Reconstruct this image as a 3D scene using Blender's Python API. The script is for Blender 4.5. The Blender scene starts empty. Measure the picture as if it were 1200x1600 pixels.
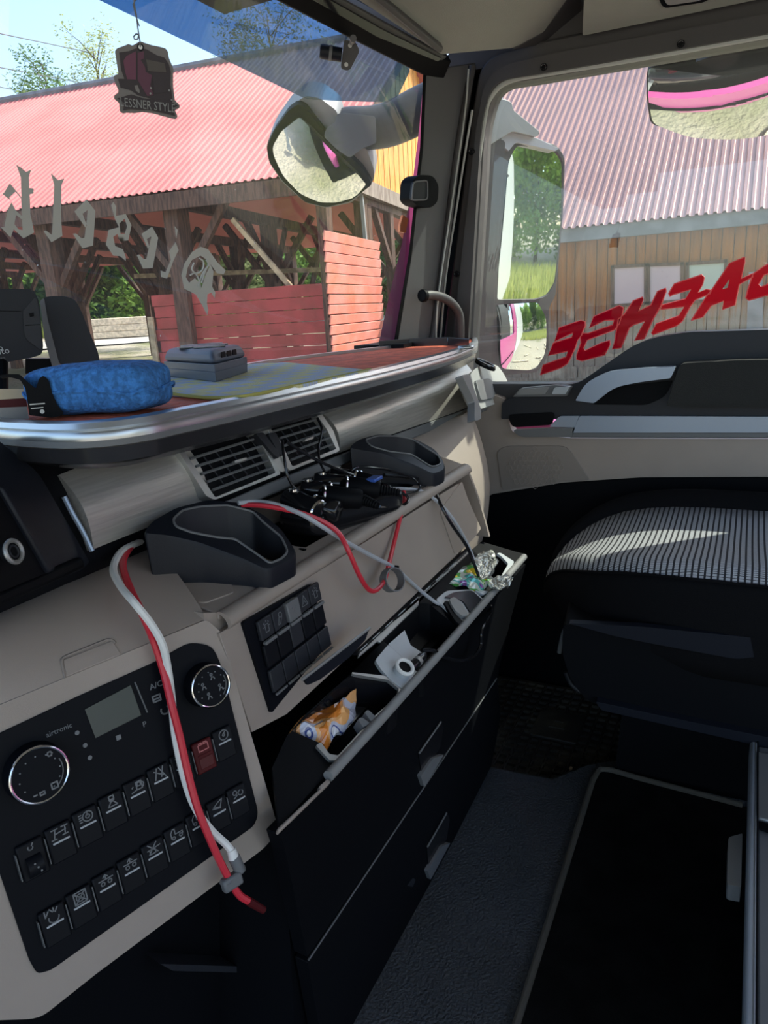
import bpy, math, random, bmesh
import numpy as np
from mathutils import Vector, Matrix, noise
from mathutils.geometry import delaunay_2d_cdt
from mathutils.bvhtree import BVHTree
random.seed(7)
C = bpy.context.scene.collection
# ------------------------------------------------------------------ camera
# Space: X = across the cab to the passenger door, Y = forwards, Z = up, the eye is at the origin
F = 1130.0                                              # focal length in pixels of the 1200x1600 frame
def _n(v): v = np.array(v, float); return v/np.linalg.norm(v)
EX = _n((580, 350, F)); EY = np.array((-2310, 180, F), float); EY = _n(EY-EY.dot(EX)*EX)
EZ = -np.cross(EX, EY); EZ = -EZ if EZ[1] < 0 else EZ
cam = bpy.data.objects.new('camera', bpy.data.cameras.new('camera')); C.objects.link(cam)
R = Matrix(((EX[0], EX[1], -EX[2]), (EY[0], EY[1], -EY[2]), (EZ[0], EZ[1], -EZ[2])))
cam.matrix_world = R.to_4x4()
cam.data.sensor_fit = 'VERTICAL'; cam.data.sensor_height = 32; cam.data.lens = F/1600*32
cam.data.clip_start = .01; cam.data.clip_end = 600
bpy.context.scene.camera = cam
# ------------------------------------------------------------------ sky, sun, exposure
sc = bpy.context.scene
w = bpy.data.worlds.new('sky'); sc.world = w; w.use_nodes = True
nt = w.node_tree; bg = nt.nodes['Background']
sky = nt.nodes.new('ShaderNodeTexSky'); sky.sky_type = 'NISHITA'; sky.sun_disc = False
SUN = Vector((.62, -.60, 1)).normalized()
sky.sun_elevation = math.asin(SUN.z); sky.sun_rotation = math.atan2(SUN.x, SUN.y)
sky.air_density = 1.0; sky.dust_density = 2.0; sky.ozone_density = 1.0
nt.links.new(sky.outputs[0], bg.inputs[0]); bg.inputs[1].default_value = .30
sun = bpy.data.objects.new('sun', bpy.data.lights.new('sun', 'SUN')); C.objects.link(sun)
sun.data.energy = 4.4; sun.data.angle = math.radians(.6); sun.data.color = (1, .95, .86)
sun.rotation_euler = SUN.to_track_quat('Z', 'Y').to_euler()
sc.view_settings.view_transform = 'Standard'; sc.view_settings.look = 'None'
sc.view_settings.gamma = 1; sc.view_settings.use_curve_mapping = False
sc.view_settings.exposure = 0.62
# ------------------------------------------------------------------ rays and planes
def ray(x, y): v = np.array((x-600, 800-y, F)); return Vector((v@EX, v@EY, v@EZ))/F
def onp(x, y, pl):
    r = ray(x, y); return r*(pl[0].dot(pl[1])/r.dot(pl[1]))
def plane(p, n): return (Vector(p), Vector(n).normalized())
def onx(x, y, v): r = ray(x, y); return r*(v/r.x)
def ony(x, y, v): r = ray(x, y); return r*(v/r.y)
def onz(x, y, v): r = ray(x, y); return r*(v/r.z)
def facing(x, y, t):                                     # plane square to the line of sight at t metres
    r = ray(x, y); r.normalize(); return (r*t, r)
def rnd(pts, r=6, n=4):                                  # round the corners of an outline; a point may carry its own radius
    out = []; N = len(pts)
    for i in range(N):
        a, b, c = [Vector(pts[k % N][:2]) for k in (i-1, i, i+1)]
        rr = pts[i][2] if len(pts[i]) > 2 else r
        if rr <= 0: out.append(tuple(b)); continue
        d1 = (a-b); d2 = (c-b); q = min(rr, d1.length*.45, d2.length*.45)
        p1 = b+d1.normalized()*q; p2 = b+d2.normalized()*q
        for k in range(n+1):
            t = k/n; out.append(tuple(p1*(1-t)**2+b*2*t*(1-t)+p2*t*t))
    return out
# ------------------------------------------------------------------ materials
M = {}
def mat(name, col, rough=.6, metal=0., bump=0., scale=60., var=0., vscale=8., coat=0., spec=.5, alpha=None, col2=None, stretch=None, ramp=(.4, .6)):
    m = bpy.data.materials.new(name); m.use_nodes = True; t = m.node_tree; b = t.nodes['Principled BSDF']
    b.inputs['Base Color'].default_value = (*col, 1); b.inputs['Roughness'].default_value = rough
    b.inputs['Metallic'].default_value = metal; b.inputs['Coat Weight'].default_value = coat
    b.inputs['Specular IOR Level'].default_value = spec
    tc = t.nodes.new('ShaderNodeTexCoord'); mp = t.nodes.new('ShaderNodeMapping')
    t.links.new(tc.outputs['Object'], mp.inputs[0])
    if stretch: mp.inputs['Scale'].default_value = stretch
    if var or col2:
        n = t.nodes.new('ShaderNodeTexNoise'); n.inputs['Scale'].default_value = vscale; n.inputs['Detail'].default_value = 5
        t.links.new(mp.outputs[0], n.inputs['Vector'])
        r = t.nodes.new('ShaderNodeValToRGB'); e = r.color_ramp.elements; e[0].position, e[1].position = ramp
        c2 = col2 or tuple(min(1, c*(1+var)) for c in col); c1 = col if col2 else tuple(c*(1-var) for c in col)
        e[0].color = (*c1, 1); e[1].color = (*c2, 1)
        t.links.new(n.outputs[0], r.inputs[0]); t.links.new(r.outputs[0], b.inputs['Base Color'])
    if bump:
        n2 = t.nodes.new('ShaderNodeTexNoise'); n2.inputs['Scale'].default_value = scale; n2.inputs['Detail'].default_value = 4
        t.links.new(mp.outputs[0], n2.inputs['Vector'])
        bp = t.nodes.new('ShaderNodeBump'); bp.inputs['Strength'].default_value = bump; bp.inputs['Distance'].default_value = 1/scale
        t.links.new(n2.outputs[0], bp.inputs['Height']); t.links.new(bp.outputs[0], b.inputs['Normal'])
    M[name] = m; return m
mat('beige', (.34, .285, .245), .5, bump=.12, scale=1500, var=.03, vscale=10)
mat('beige_dark', (.26, .22, .19), .55, bump=.12, scale=1500)
mat('silver', (.52, .50, .46), .36, metal=.55, bump=.12, scale=250, var=.08, vscale=300, stretch=(.04, 1, 1))
mat('silver_door', (.30, .36, .45), .32, metal=.35)
mat('frame_silver', (.38, .38, .37), .4, metal=.6)
mat('charcoal', (.022, .024, .030), .5, spec=.3, bump=.15, scale=900)
mat('black', (.004, .0045, .006), .55, spec=.10, bump=.08, scale=900)
mat('black_gloss', (.010, .010, .012), .15)
mat('navy_black', (.009, .011, .017), .45, spec=.25, bump=.1, scale=900)
mat('panel_black', (.004, .005, .008), .5, spec=.10)
mat('switch_black', (.006, .007, .010), .5, spec=.14)
mat('switch_grey', (.10, .105, .11), .5)
mat('grey_plastic', (.14, .145, .15), .5, bump=.1, scale=900)
mat('midgrey', (.24, .24, .235), .5, bump=.1, scale=900)
mat('mark', (.42, .44, .46), .5)
mat('mark_dim', (.16, .17, .18), .5)
mat('chrome', (.75, .76, .78), .12, metal=1)
mat('brushed', (.50, .52, .54), .3, metal=.9)
mat('rim_dark', (.05, .05, .055), .22, metal=.5)
mat('red_mat', (.66, .13, .06), .75, bump=.5, scale=120, var=.18, vscale=40)
mat('white', (.78, .78, .75), .45)
mat('lightgrey', (.46, .49, .51), .35)
mat('red_plastic', (.62, .03, .05), .35)
mat('dark_red', (.07, .006, .008), .5, spec=.2)
mat('cable_grey', (.42, .44, .48), .4)
mat('lining', (.27, .275, .24), .8, bump=.3, scale=700, var=.04)
mat('frame_dark', (.055, .052, .054), .5, bump=.15, scale=800)
mat('pillar', (.085, .085, .09), .6, bump=.2, scale=700)
mat('seal', (.42, .44, .42), .5)
mat('carpet', (.006, .006, .006), .95, spec=.1, bump=.6, scale=500, var=.3, vscale=30)
mat('binding', (.10, .092, .075), .9, bump=.5, scale=400)
mat('floor_pan', (.055, .062, .070), .5, spec=.4, bump=1.0, scale=260, var=.12, vscale=6)
mat('rubber', (.045, .042, .036), .5, spec=.4, bump=.15, scale=200, col2=(.13, .115, .08), vscale=14, ramp=(.5, .75))
mat('fabric_black', (.007, .007, .008), .95, spec=.1, bump=.5, scale=900)
mat('felt', (.022, .022, .020), 1, bump=.6, scale=600)
mat('sponge', (.045, .19, .50), .95, bump=1, scale=300, var=.25, vscale=200)
mat('device', (.085, .10, .135), .5, bump=.1, scale=900)
mat('device_light', (.22, .23, .23), .45)
mat('magenta', (.62, .10, .32), .4, coat=.2)
mat('truck_white', (.75, .76, .76), .3)
mat('orange_lamp', (.9, .2, .03), .3)
mat('letter', (.50, .51, .48), .6)
mat('card_grey', (.17, .155, .15), .6)
mat('card_purple', (.085, .018, .045), .5)
mat('card_mauve', (.12, .025, .06), .5)
mat('card_dark', (.018, .010, .016), .5)
mat('roof_red', (.60, .19, .17), .75, var=.12, vscale=.35, metal=0)
mat('roof_pale', (.40, .22, .215), .33, var=.06, vscale=.5, metal=.25)
mat('roof_under', (.22, .13, .09), .7, var=.3, vscale=1)
mat('timber', (.11, .055, .035), .8, bump=.4, scale=20, var=.35, vscale=3, stretch=(6, 6, 1))
mat('timber_light', (.42, .30, .18), .8, bump=.4, scale=20, var=.3, vscale=4)
mat('orange_wood', (.72, .33, .07), .7, bump=.3, scale=15, var=.25, vscale=3, stretch=(5, 5, .5))
mat('brown_wood', (.36, .13, .03), .8, spec=.2, bump=.3, scale=15, col2=(.22, .09, .035), vscale=1.8, stretch=(4, 4, .5), ramp=(.35, .65))
mat('weathered', (.22, .17, .13), .85, bump=.4, scale=15, col2=(.36, .30, .24), vscale=4, stretch=(4, 4, .6))
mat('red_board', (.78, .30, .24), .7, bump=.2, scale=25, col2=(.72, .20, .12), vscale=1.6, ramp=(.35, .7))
mat('shaded_red_board', (.42, .06, .05), .7, bump=.2, scale=25, col2=(.30, .05, .035), vscale=2)  # red boards, roof overhang shade put into the darker colour
mat('fascia', (.20, .20, .21), .7, var=.2, vscale=2)
mat('bark', (.10, .075, .05), .9, bump=.6, scale=20)
mat('window_pale', (.50, .36, .38), .3)
mat('window_green', (.42, .46, .38), .3)
mat('gravel', (.44, .38, .29), .95, bump=.8, scale=9, col2=(.20, .20, .09), vscale=.22, ramp=(.48, .62))
mat('road', (.46, .43, .38), .9, bump=.3, scale=5, var=.1, vscale=.5)
mat('pale_timber', (.66, .56, .40), .8, var=.2, vscale=6)
mat('wire', (.1, .1, .1), .6)
mat('foil', (.62, .64, .58), .22, metal=.85, bump=.6, scale=120)
def leafmat(name, a, b_):
    m = mat(name, a, .6, col2=b_, vscale=.9); t = m.node_tree; b = t.nodes['Principled BSDF']
    tr = t.nodes.new('ShaderNodeBsdfTranslucent'); tr.inputs[0].default_value = (*[min(1, c*1.5) for c in b_], 1)
    mx = t.nodes.new('ShaderNodeMixShader'); mx.inputs[0].default_value = .35
    o = t.nodes['Material Output']; t.links.new(b.outputs[0], mx.inputs[1]); t.links.new(tr.outputs[0], mx.inputs[2]); t.links.new(mx.outputs[0], o.inputs[0])
leafmat('leaf', (.11, .22, .035), (.27, .42, .07)); leafmat('leaf_dark', (.04, .10, .025), (.12, .21, .045))
leafmat('leaf_pale', (.22, .28, .09), (.42, .44, .16)); leafmat('grass', (.20, .27, .05), (.45, .46, .14))
def glassmat(name, tint, gl, rough=0., dirt=0.):
    m = bpy.data.materials.new(name); m.use_nodes = True; t = m.node_tree; t.nodes.clear()
    o = t.nodes.new('ShaderNodeOutputMaterial'); a = t.nodes.new('ShaderNodeBsdfTransparent'); a.inputs[0].default_value = (*tint, 1)
    g = t.nodes.new('ShaderNodeBsdfGlossy'); g.inputs['Roughness'].default_value = rough
    lw = t.nodes.new('ShaderNodeLayerWeight'); lw.inputs[0].default_value = .5
    pw = t.nodes.new('ShaderNodeMath'); pw.operation = 'POWER'; pw.inputs[1].default_value = 5; t.links.new(lw.outputs['Facing'], pw.inputs[0])
    mu = t.nodes.new('ShaderNodeMath'); mu.operation = 'MULTIPLY_ADD'; mu.inputs[1].default_value = .7*gl; mu.inputs[2].default_value = .06*gl; t.links.new(pw.outputs[0], mu.inputs[0])
    mx = t.nodes.new('ShaderNodeMixShader'); t.links.new(mu.outputs[0], mx.inputs[0]); t.links.new(a.outputs[0], mx.inputs[1]); t.links.new(g.outputs[0], mx.inputs[2])
    last = mx.outputs[0]
    if dirt:
        d = t.nodes.new('ShaderNodeBsdfDiffuse'); d.inputs[0].default_value = (.7, .7, .66, 1)
        tl = t.nodes.new('ShaderNodeBsdfTranslucent'); tl.inputs[0].default_value = (.7, .7, .66, 1)
        ad = t.nodes.new('ShaderNodeMixShader'); t.links.new(d.outputs[0], ad.inputs[1]); t.links.new(tl.outputs[0], ad.inputs[2])
        tc = t.nodes.new('ShaderNodeTexCoord'); v = t.nodes.new('ShaderNodeTexVoronoi'); v.inputs['Scale'].default_value = 75
        t.links.new(tc.outputs['Object'], v.inputs['Vector'])
        n = t.nodes.new('ShaderNodeTexNoise'); n.inputs['Scale'].default_value = 9; n.inputs['Detail'].default_value = 6; t.links.new(tc.outputs['Object'], n.inputs['Vector'])
        r = t.nodes.new('ShaderNodeValToRGB'); r.color_ramp.elements[0].position = .05; r.color_ramp.elements[0].color = (1, 1, 1, 1); r.color_ramp.elements[1].position = .10; r.color_ramp.elements[1].color = (0, 0, 0, 1)
        t.links.new(v.outputs['Distance'], r.inputs[0])
        r2 = t.nodes.new('ShaderNodeValToRGB'); r2.color_ramp.elements[0].position = .54; r2.color_ramp.elements[1].position = .66; t.links.new(n.outputs[0], r2.inputs[0])
        m1 = t.nodes.new('ShaderNodeMath'); m1.operation = 'MULTIPLY'; t.links.new(r.outputs[0], m1.inputs[0]); t.links.new(r2.outputs[0], m1.inputs[1])
        m2 = t.nodes.new('ShaderNodeMath'); m2.operation = 'MULTIPLY_ADD'; m2.inputs[1].default_value = .55; m2.inputs[2].default_value = dirt; t.links.new(m1.outputs[0], m2.inputs[0])
        mz = t.nodes.new('ShaderNodeMixShader'); t.links.new(m2.outputs[0], mz.inputs[0]); t.links.new(last, mz.inputs[1]); t.links.new(ad.outputs[0], mz.inputs[2]); last = mz.outputs[0]
    t.links.new(last, o.inputs[0]); M[name] = m
glassmat('windshield', (.93, .97, .95), 1.1, dirt=.035); glassmat('door_glass', (.90, .94, .91), .75, dirt=.03)
glassmat('visor_tint', (.20, .36, .52), 1.0, dirt=.02)
glassmat('sticker_red', (.45, .0, .02), .6, dirt=0)
def mixsticker():
    t = M['sticker_red'].node_tree; o = [n for n in t.nodes if n.type == 'OUTPUT_MATERIAL'][0]; s = o.inputs[0].links[0].from_socket
    d = t.nodes.new('ShaderNodeBsdfDiffuse'); d.inputs[0].default_value = (.60, .008, .06, 1)
    tl = t.nodes.new('ShaderNodeBsdfTranslucent'); tl.inputs[0].default_value = (.50, .004, .05, 1)
    a = t.nodes.new('ShaderNodeMixShader'); a.inputs[0].default_value = .7; t.links.new(d.outputs[0], a.inputs[1]); t.links.new(tl.outputs[0], a.inputs[2])
    b = t.nodes.new('ShaderNodeMixShader'); b.inputs[0].default_value = .72; t.links.new(s, b.inputs[1]); t.links.new(a.outputs[0], b.inputs[2]); t.links.new(b.outputs[0], o.inputs[0])
mixsticker()
mat('mirror', (.86, .90, .88), .02, metal=1)
mat('sticker_edge', (.9, .10, .10), .5)
def weather():
    t = M['brown_wood'].node_tree; b = t.nodes['Principled BSDF']; src = b.inputs['Base Color'].links[0].from_socket
    tc = t.nodes.new('ShaderNodeTexCoord'); s = t.nodes.new('ShaderNodeSeparateXYZ'); t.links.new(tc.outputs['Object'], s.inputs[0])
    mp = t.nodes.new('ShaderNodeMapping'); mp.inputs['Scale'].default_value = (1, 7, .5); t.links.new(tc.outputs['Object'], mp.inputs[0])
    n = t.nodes.new('ShaderNodeTexNoise'); n.inputs['Scale'].default_value = 2; t.links.new(mp.outputs[0], n.inputs['Vector'])
    a = t.nodes.new('ShaderNodeMath'); a.operation = 'MULTIPLY_ADD'; a.inputs[1].default_value = 1.8; t.links.new(n.outputs[0], a.inputs[0]); t.links.new(s.outputs[2], a.inputs[2])
    r = t.nodes.new('ShaderNodeValToRGB'); r.color_ramp.elements[0].position = .15; r.color_ramp.elements[1].position = .95; t.links.new(a.outputs[0], r.inputs[0])
    mx = t.nodes.new('ShaderNodeMix'); mx.data_type = 'RGBA'; t.links.new(r.outputs[0], mx.inputs[0]); mx.inputs[6].default_value = (.26, .21, .17, 1)
    t.links.new(src, mx.inputs[7]); t.links.new(mx.outputs[2], b.inputs['Base Color'])
weather()
def stripes():
    m = mat('seat_stripe', (.4, .41, .43), .9); t = m.node_tree; b = t.nodes['Principled BSDF']
    tc = t.nodes.new('ShaderNodeTexCoord'); s = t.nodes.new('ShaderNodeSeparateXYZ'); t.links.new(tc.outputs['Object'], s.inputs[0])
    def band(sock, freq, pos):
        a = t.nodes.new('ShaderNodeMath'); a.operation = 'MULTIPLY'; a.inputs[1].default_value = freq; t.links.new(sock, a.inputs[0])
        f = t.nodes.new('ShaderNodeMath'); f.operation = 'FRACT'; t.links.new(a.outputs[0], f.inputs[0])
        c = t.nodes.new('ShaderNodeMath'); c.operation = 'GREATER_THAN'; c.inputs[1].default_value = pos; t.links.new(f.outputs[0], c.inputs[0]); return c.outputs[0]
    x = band(s.outputs[1], 125, .34); y = band(s.outputs[0], 330, .22)
    mn = t.nodes.new('ShaderNodeMath'); mn.operation = 'MULTIPLY'; t.links.new(x, mn.inputs[0]); t.links.new(y, mn.inputs[1])
    mx = t.nodes.new('ShaderNodeMix'); mx.data_type = 'RGBA'; t.links.new(mn.outputs[0], mx.inputs[0])
    mx.inputs[6].default_value = (.02, .02, .025, 1); mx.inputs[7].default_value = (.46, .47, .49, 1); t.links.new(mx.outputs[2], b.inputs['Base Color'])
stripes()
def checkcloth():
    m = mat('cloth_check', (.5, .5, .3), .95, bump=.6, scale=500); t = m.node_tree; b = t.nodes['Principled BSDF']
    tc = t.nodes.new('ShaderNodeTexCoord'); mp = t.nodes.new('ShaderNodeMapping'); mp.inputs['Rotation'].default_value = (0, 0, .35); t.links.new(tc.outputs['Object'], mp.inputs[0])
    c1 = t.nodes.new('ShaderNodeTexChecker'); c1.inputs['Scale'].default_value = 38; t.links.new(mp.outputs[0], c1.inputs[0])
    wv = t.nodes.new('ShaderNodeTexWave'); wv.inputs['Scale'].default_value = 60; t.links.new(mp.outputs[0], wv.inputs[0])
    mx = t.nodes.new('ShaderNodeMix'); mx.data_type = 'RGBA'; mx.inputs[6].default_value = (.42, .52, .80, 1); mx.inputs[7].default_value = (.68, .65, .38, 1)
    t.links.new(c1.outputs[1], mx.inputs[0])
    mx2 = t.nodes.new('ShaderNodeMix'); mx2.data_type = 'RGBA'; mx2.inputs[7].default_value = (.58, .55, .22, 1)
    mu = t.nodes.new('ShaderNodeMath'); mu.operation = 'MULTIPLY'; mu.inputs[1].default_value = .6; t.links.new(wv.outputs[1], mu.inputs[0]); t.links.new(mu.outputs[0], mx2.inputs[0])
    t.links.new(mx.outputs[2], mx2.inputs[6]); t.links.new(mx2.outputs[2], b.inputs['Base Color'])
checkcloth()
def wrapmat(name, cols, sc_, rough=.25, metal=0.):
    m = mat(name, cols[0], rough, metal=metal, coat=.6); t = m.node_tree; b = t.nodes['Principled BSDF']
    tc = t.nodes.new('ShaderNodeTexCoord'); n = t.nodes.new('ShaderNodeTexNoise'); n.inputs['Scale'].default_value = sc_; n.inputs['Detail'].default_value = 1
    t.links.new(tc.outputs['Object'], n.inputs['Vector']); r = t.nodes.new('ShaderNodeValToRGB'); r.color_ramp.interpolation = 'CONSTANT'
    for i, (p, c) in enumerate(cols[1]):
        e = r.color_ramp.elements[i] if i < 2 else r.color_ramp.elements.new(p); e.position = p; e.color = (*c, 1)
    t.links.new(n.outputs[0], r.inputs[0]); t.links.new(r.outputs[0], b.inputs['Base Color'])
wrapmat('snack_wrap', ((.8, .3, .05), [(0, (.75, .23, .03)), (.50, (.85, .42, .15)), (.57, (.55, .56, .66)), (.64, (.06, .09, .28)), (.665, (.7, .7, .72))]), 28)
wrapmat('candy_wrap', ((.8, .8, .8), [(0, (.75, .55, .03)), (.42, (.12, .45, .10)), (.49, (.62, .68, .60)), (.58, (.10, .45, .42)), (.63, (.22, .08, .32))]), 40, .2, .3)
# ------------------------------------------------------------------ mesh builder
def dedupe(pts):
    out = []
    for p in map(Vector, pts):
        if not out or (p-out[-1]).length > 1e-6: out.append(p)
    if len(out) > 1 and (out[0]-out[-1]).length <= 1e-6: out.pop()
    return out
def triangulate(loops, flat):                            # fills the first outline, minus the holes
    nn = Vector((0, 0, 0)); o = loops[0][0]
    for a, b in zip(loops[0], loops[0][1:]+loops[0][:1]): nn += (a-o).cross(b-o)
    nn.normalize(); u = nn.orthogonal().normalized(); v = nn.cross(u)
    L2 = [[Vector(((p-o).dot(u), (p-o).dot(v))) for p in l] for l in loops]; size = max(max(p.length for p in l) for l in L2) or 1
    L2 = [[p/size for p in l] for l in L2]; P2 = [p for l in L2 for p in l]; E2 = []; k = 0
    for l in L2: E2 += [(k+i, k+(i+1) % len(l)) for i in range(len(l))]; k += len(l)
    vv, _, ff, ov, _, _ = delaunay_2d_cdt(P2, E2, [], 1, 1e-7)
    flat = list(flat); mp = []
    for p, q in zip(vv, ov):
        if q: mp.append(q[0])
        else: mp.append(len(flat)); flat.append(o+(u*p.x+v*p.y)*size)
    def inside(x, y):
        c = False
        for l in L2:
            for i in range(len(l)):
                a, b = l[i], l[i-1]
                if (a.y > y) != (b.y > y) and x < (b.x-a.x)*(y-a.y)/(b.y-a.y)+a.x: c = not c
        return c
    tri = []
    for f in ff:
        cx = sum(vv[i].x for i in f)/len(f); cy = sum(vv[i].y for i in f)/len(f)
        if inside(cx, cy): tri.append(tuple(mp[i] for i in f))
    return tri, flat
class MB:
    def __init__(s): s.v = []; s.f = []
    def add(s, vs, fs): o = len(s.v); s.v += [tuple(v) for v in vs]; s.f += [tuple(i+o for i in f) for f in fs]; return s
    def prism(s, pts, d, holes=()):                      # closed outline(s) in 3D pushed along d
        loops = [dedupe(pts)]+[dedupe(h) for h in holes]; flat = [p for l in loops for p in l]
        d = Vector(d); tri, flat = triangulate(loops, flat); n = len(flat); vs = flat+[p+d for p in flat]
        fs = [tuple(t) for t in tri]+[tuple(i+n for i in reversed(t)) for t in tri]; o = 0
        for l in loops:
            k = len(l)
            for i in range(k): a, b = o+i, o+(i+1) % k; fs.append((a, b, b+n, a+n))
            o += k
        return s.add(vs, fs)
    def box(s, c, h, ax=None):                           # centre, half sizes, axes
        c = Vector(c); ax = ax or (Vector((1, 0, 0)), Vector((0, 1, 0)), Vector((0, 0, 1)))
        vs = [c+ax[0]*h[0]*i+ax[1]*h[1]*j+ax[2]*h[2]*k for i in (-1, 1) for j in (-1, 1) for k in (-1, 1)]
        return s.add(vs, [(0, 1, 3, 2), (4, 6, 7, 5), (0, 4, 5, 1), (2, 3, 7, 6), (0, 2, 6, 4), (1, 5, 7, 3)])
    def grid(s, rows, d=None, closeu=False):             # rows of points; d: thickness vector -> closed slab
        nr, nc = len(rows), len(rows[0]); vs = [Vector(p) for r in rows for p in r]; fs = []
        cc = nc if closeu else nc-1
        for i in range(nr-1):
            for j in range(cc): a, b = i*nc+j, i*nc+(j+1) % nc; fs.append((a, b, b+nc, a+nc))
        if d is not None:
            n = len(vs); d = Vector(d); vs += [p+d for p in vs]; fs += [tuple(i+n for i in reversed(f)) for f in fs[:]]
            bd = [j for j in range(nc)]+[i*nc+nc-1 for i in range(1, nr)]+[(nr-1)*nc+j for j in range(nc-2, -1, -1)]+[i*nc for i in range(nr-2, 0, -1)]
            for i in range(len(bd)): a, b = bd[i], bd[(i+1) % len(bd)]; fs.append((b, a, a+n, b+n))
        return s.add(vs, fs)
    def tube(s, pts, r, seg=10, cap=True):
        pts = [Vector(p) for p in pts]; rs = r if isinstance(r, (list, tuple)) else [r]*len(pts)
        up = None; rows = []
        for i, p in enumerate(pts):
            t = (pts[min(i+1, len(pts)-1)]-pts[max(i-1, 0)]); t = t.normalized() if t.length > 1e-9 else Vector((0, 0, 1))
            if up is None: up = t.orthogonal().normalized()
            up = (up-t*up.dot(t)); up = up.normalized() if up.length > 1e-6 else t.orthogonal().normalized()
            sd = t.cross(up); rows.append([p+(up*math.cos(a)+sd*math.sin(a))*rs[i] for a in [2*math.pi*k/seg for k in range(seg)]])
        o = len(s.v); s.grid(rows, closeu=True)
        if cap: s.f.append(tuple(o+k for k in reversed(range(seg)))); s.f.append(tuple(o+(len(pts)-1)*seg+k for k in range(seg)))
        return s
    def ring(s, c, n, R, r, seg=40, sub=8):              # torus
        n = Vector(n).normalized(); u = n.orthogonal().normalized(); v = n.cross(u); c = Vector(c); rows = []
        for i in range(seg+1):
            a = 2*math.pi*i/seg; e = u*math.cos(a)+v*math.sin(a); rows.append([c+e*R+(e*math.cos(b)+n*math.sin(b))*r for b in [2*math.pi*k/sub for k in range(sub)]])
        return s.grid(rows, closeu=True)
    def disc(s, c, n, R, h, seg=32):
        n = Vector(n).normalized(); return s.tube([Vector(c), Vector(c)+n*h], R, seg)
def obj(name, mb, m, parent=None, bevel=0, smooth=35, seg=2, label=None):
    me = bpy.data.meshes.new(name); me.from_pydata(mb.v, [], mb.f)
    bm = bmesh.new(); bm.from_mesh(me); bmesh.ops.recalc_face_normals(bm, faces=bm.faces); bm.to_mesh(me); bm.free()
    for p in me.polygons: p.use_smooth = True
    me.set_sharp_from_angle(angle=math.radians(smooth))
    me.materials.append(M[m] if isinstance(m, str) else m)
    o = bpy.data.objects.new(name, me); C.objects.link(o)
    if parent:
        o.parent = parent; o.matrix_parent_inverse = Matrix.Translation(-wloc(parent))
    if bevel:
        b = o.modifiers.new('bevel', 'BEVEL'); b.width = bevel; b.segments = seg; b.limit_method = 'ANGLE'; b.angle_limit = math.radians(40)
    if label: o['label'] = label
    return o
def wloc(o):
    v = Vector(o.get('_w', (0, 0, 0))); return v
def thing(name, label=None, cat=None, loc=(0, 0, 0), group=None, kind=None):
    o = bpy.data.objects.new(name, None); C.objects.link(o); o.location = loc; o['_w'] = tuple(loc); o.empty_display_size = .05
    return tag(o, label, cat, group, kind)
def tag(o, label=None, cat=None, group=None, kind=None):
    if label: o['label'] = label
    if cat: o['category'] = cat
    if group: o['group'] = group
    if kind: o['kind'] = kind
    return o
def P(pts, pl, off=0.):                                  # outline in photograph coordinates laid on a plane, off = metres nearer the eye
    n = -pl[1] if pl[1].dot(ray(*pts[0][:2])) > 0 else pl[1]
    q = (pl[0]+n*off, pl[1]); return [onp(p[0], p[1], q) for p in pts]
def slab(name, pts, pl, th, m, parent=None, off=0., holes=(), r=0, bevel=0, label=None, d=None, smooth=35):
    n = pl[1] if pl[1].dot(ray(*pts[0][:2])) > 0 else -pl[1]
    if r: pts = rnd(pts, r)
    mb = MB().prism(P(pts, pl, off), d if d is not None else n*th, [P(h, pl, off) for h in holes])
    return obj(name, mb, m, parent, bevel, label=label, smooth=smooth)
def cr(pts, n=8):                                        # Catmull-Rom through 3D points
    pts = [Vector(p) for p in pts]; q = [pts[0]*2-pts[1]]+pts+[pts[-1]*2-pts[-2]]; out = []
    for i in range(1, len(q)-2):
        a, b, c, d = q[i-1:i+3]
        for k in range(n):
            t = k/n; out.append(.5*((2*b)+(c-a)*t+(2*a-5*b+4*c-d)*t*t+(3*b-a-3*c+d)*t**3))
    out.append(pts[-1]); return out
def lerp(a, b, t): return a+(b-a)*t
def patch(corners, nu, nv, bulge, th, n=None, warp=None):
    TL, TR, BR, BL = [Vector(c) for c in corners]; rows = []
    if n is None: n = (TR-TL).cross(BL-TL).normalized(); n = -n if n.dot(TL) > 0 else n
    n = Vector(n)
    for i in range(nv+1):
        v = i/nv; row = []
        for j in range(nu+1):
            u = j/nu; p = lerp(lerp(TL, TR, u), lerp(BL, BR, u), v)+n*(bulge*math.sin(math.pi*v))
            if warp: p = warp(p, u, v)
            row.append(p)
        rows.append(row)
    return MB().grid(rows, -n*th)
def text(name, s, size, o, right, up, m, parent, th=.0004, align='CENTER', shear=0, xs=1.):
    cu = bpy.data.curves.new(name, 'FONT'); cu.body = s; cu.size = size; cu.extrude = th; cu.align_x = align; cu.align_y = 'CENTER'; cu.shear = shear
    cu.resolution_u = 2
    t = bpy.data.objects.new('tmp', cu); me = bpy.data.meshes.new_from_object(t); bpy.data.objects.remove(t)
    r = Vector(right).normalized(); u = Vector(up).normalized(); n = r.cross(u); me.transform(Matrix(((r.x*xs, u.x, n.x, o[0]), (r.y*xs, u.y, n.y, o[1]), (r.z*xs, u.z, n.z, o[2]), (0, 0, 0, 1))))
    me.name = name; me.materials.append(M[m]); ob = bpy.data.objects.new(name, me); C.objects.link(ob)
    if parent: ob.parent = parent; ob.matrix_parent_inverse = Matrix.Translation(-wloc(parent))
    return ob
X, Y, Z = Vector((1, 0, 0)), Vector((0, 1, 0)), Vector((0, 0, 1))
# ================================================================== CAB SHELL
DX = 1.42                                                # plane of the passenger door
FZ = -.75                                                # engine tunnel level
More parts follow.
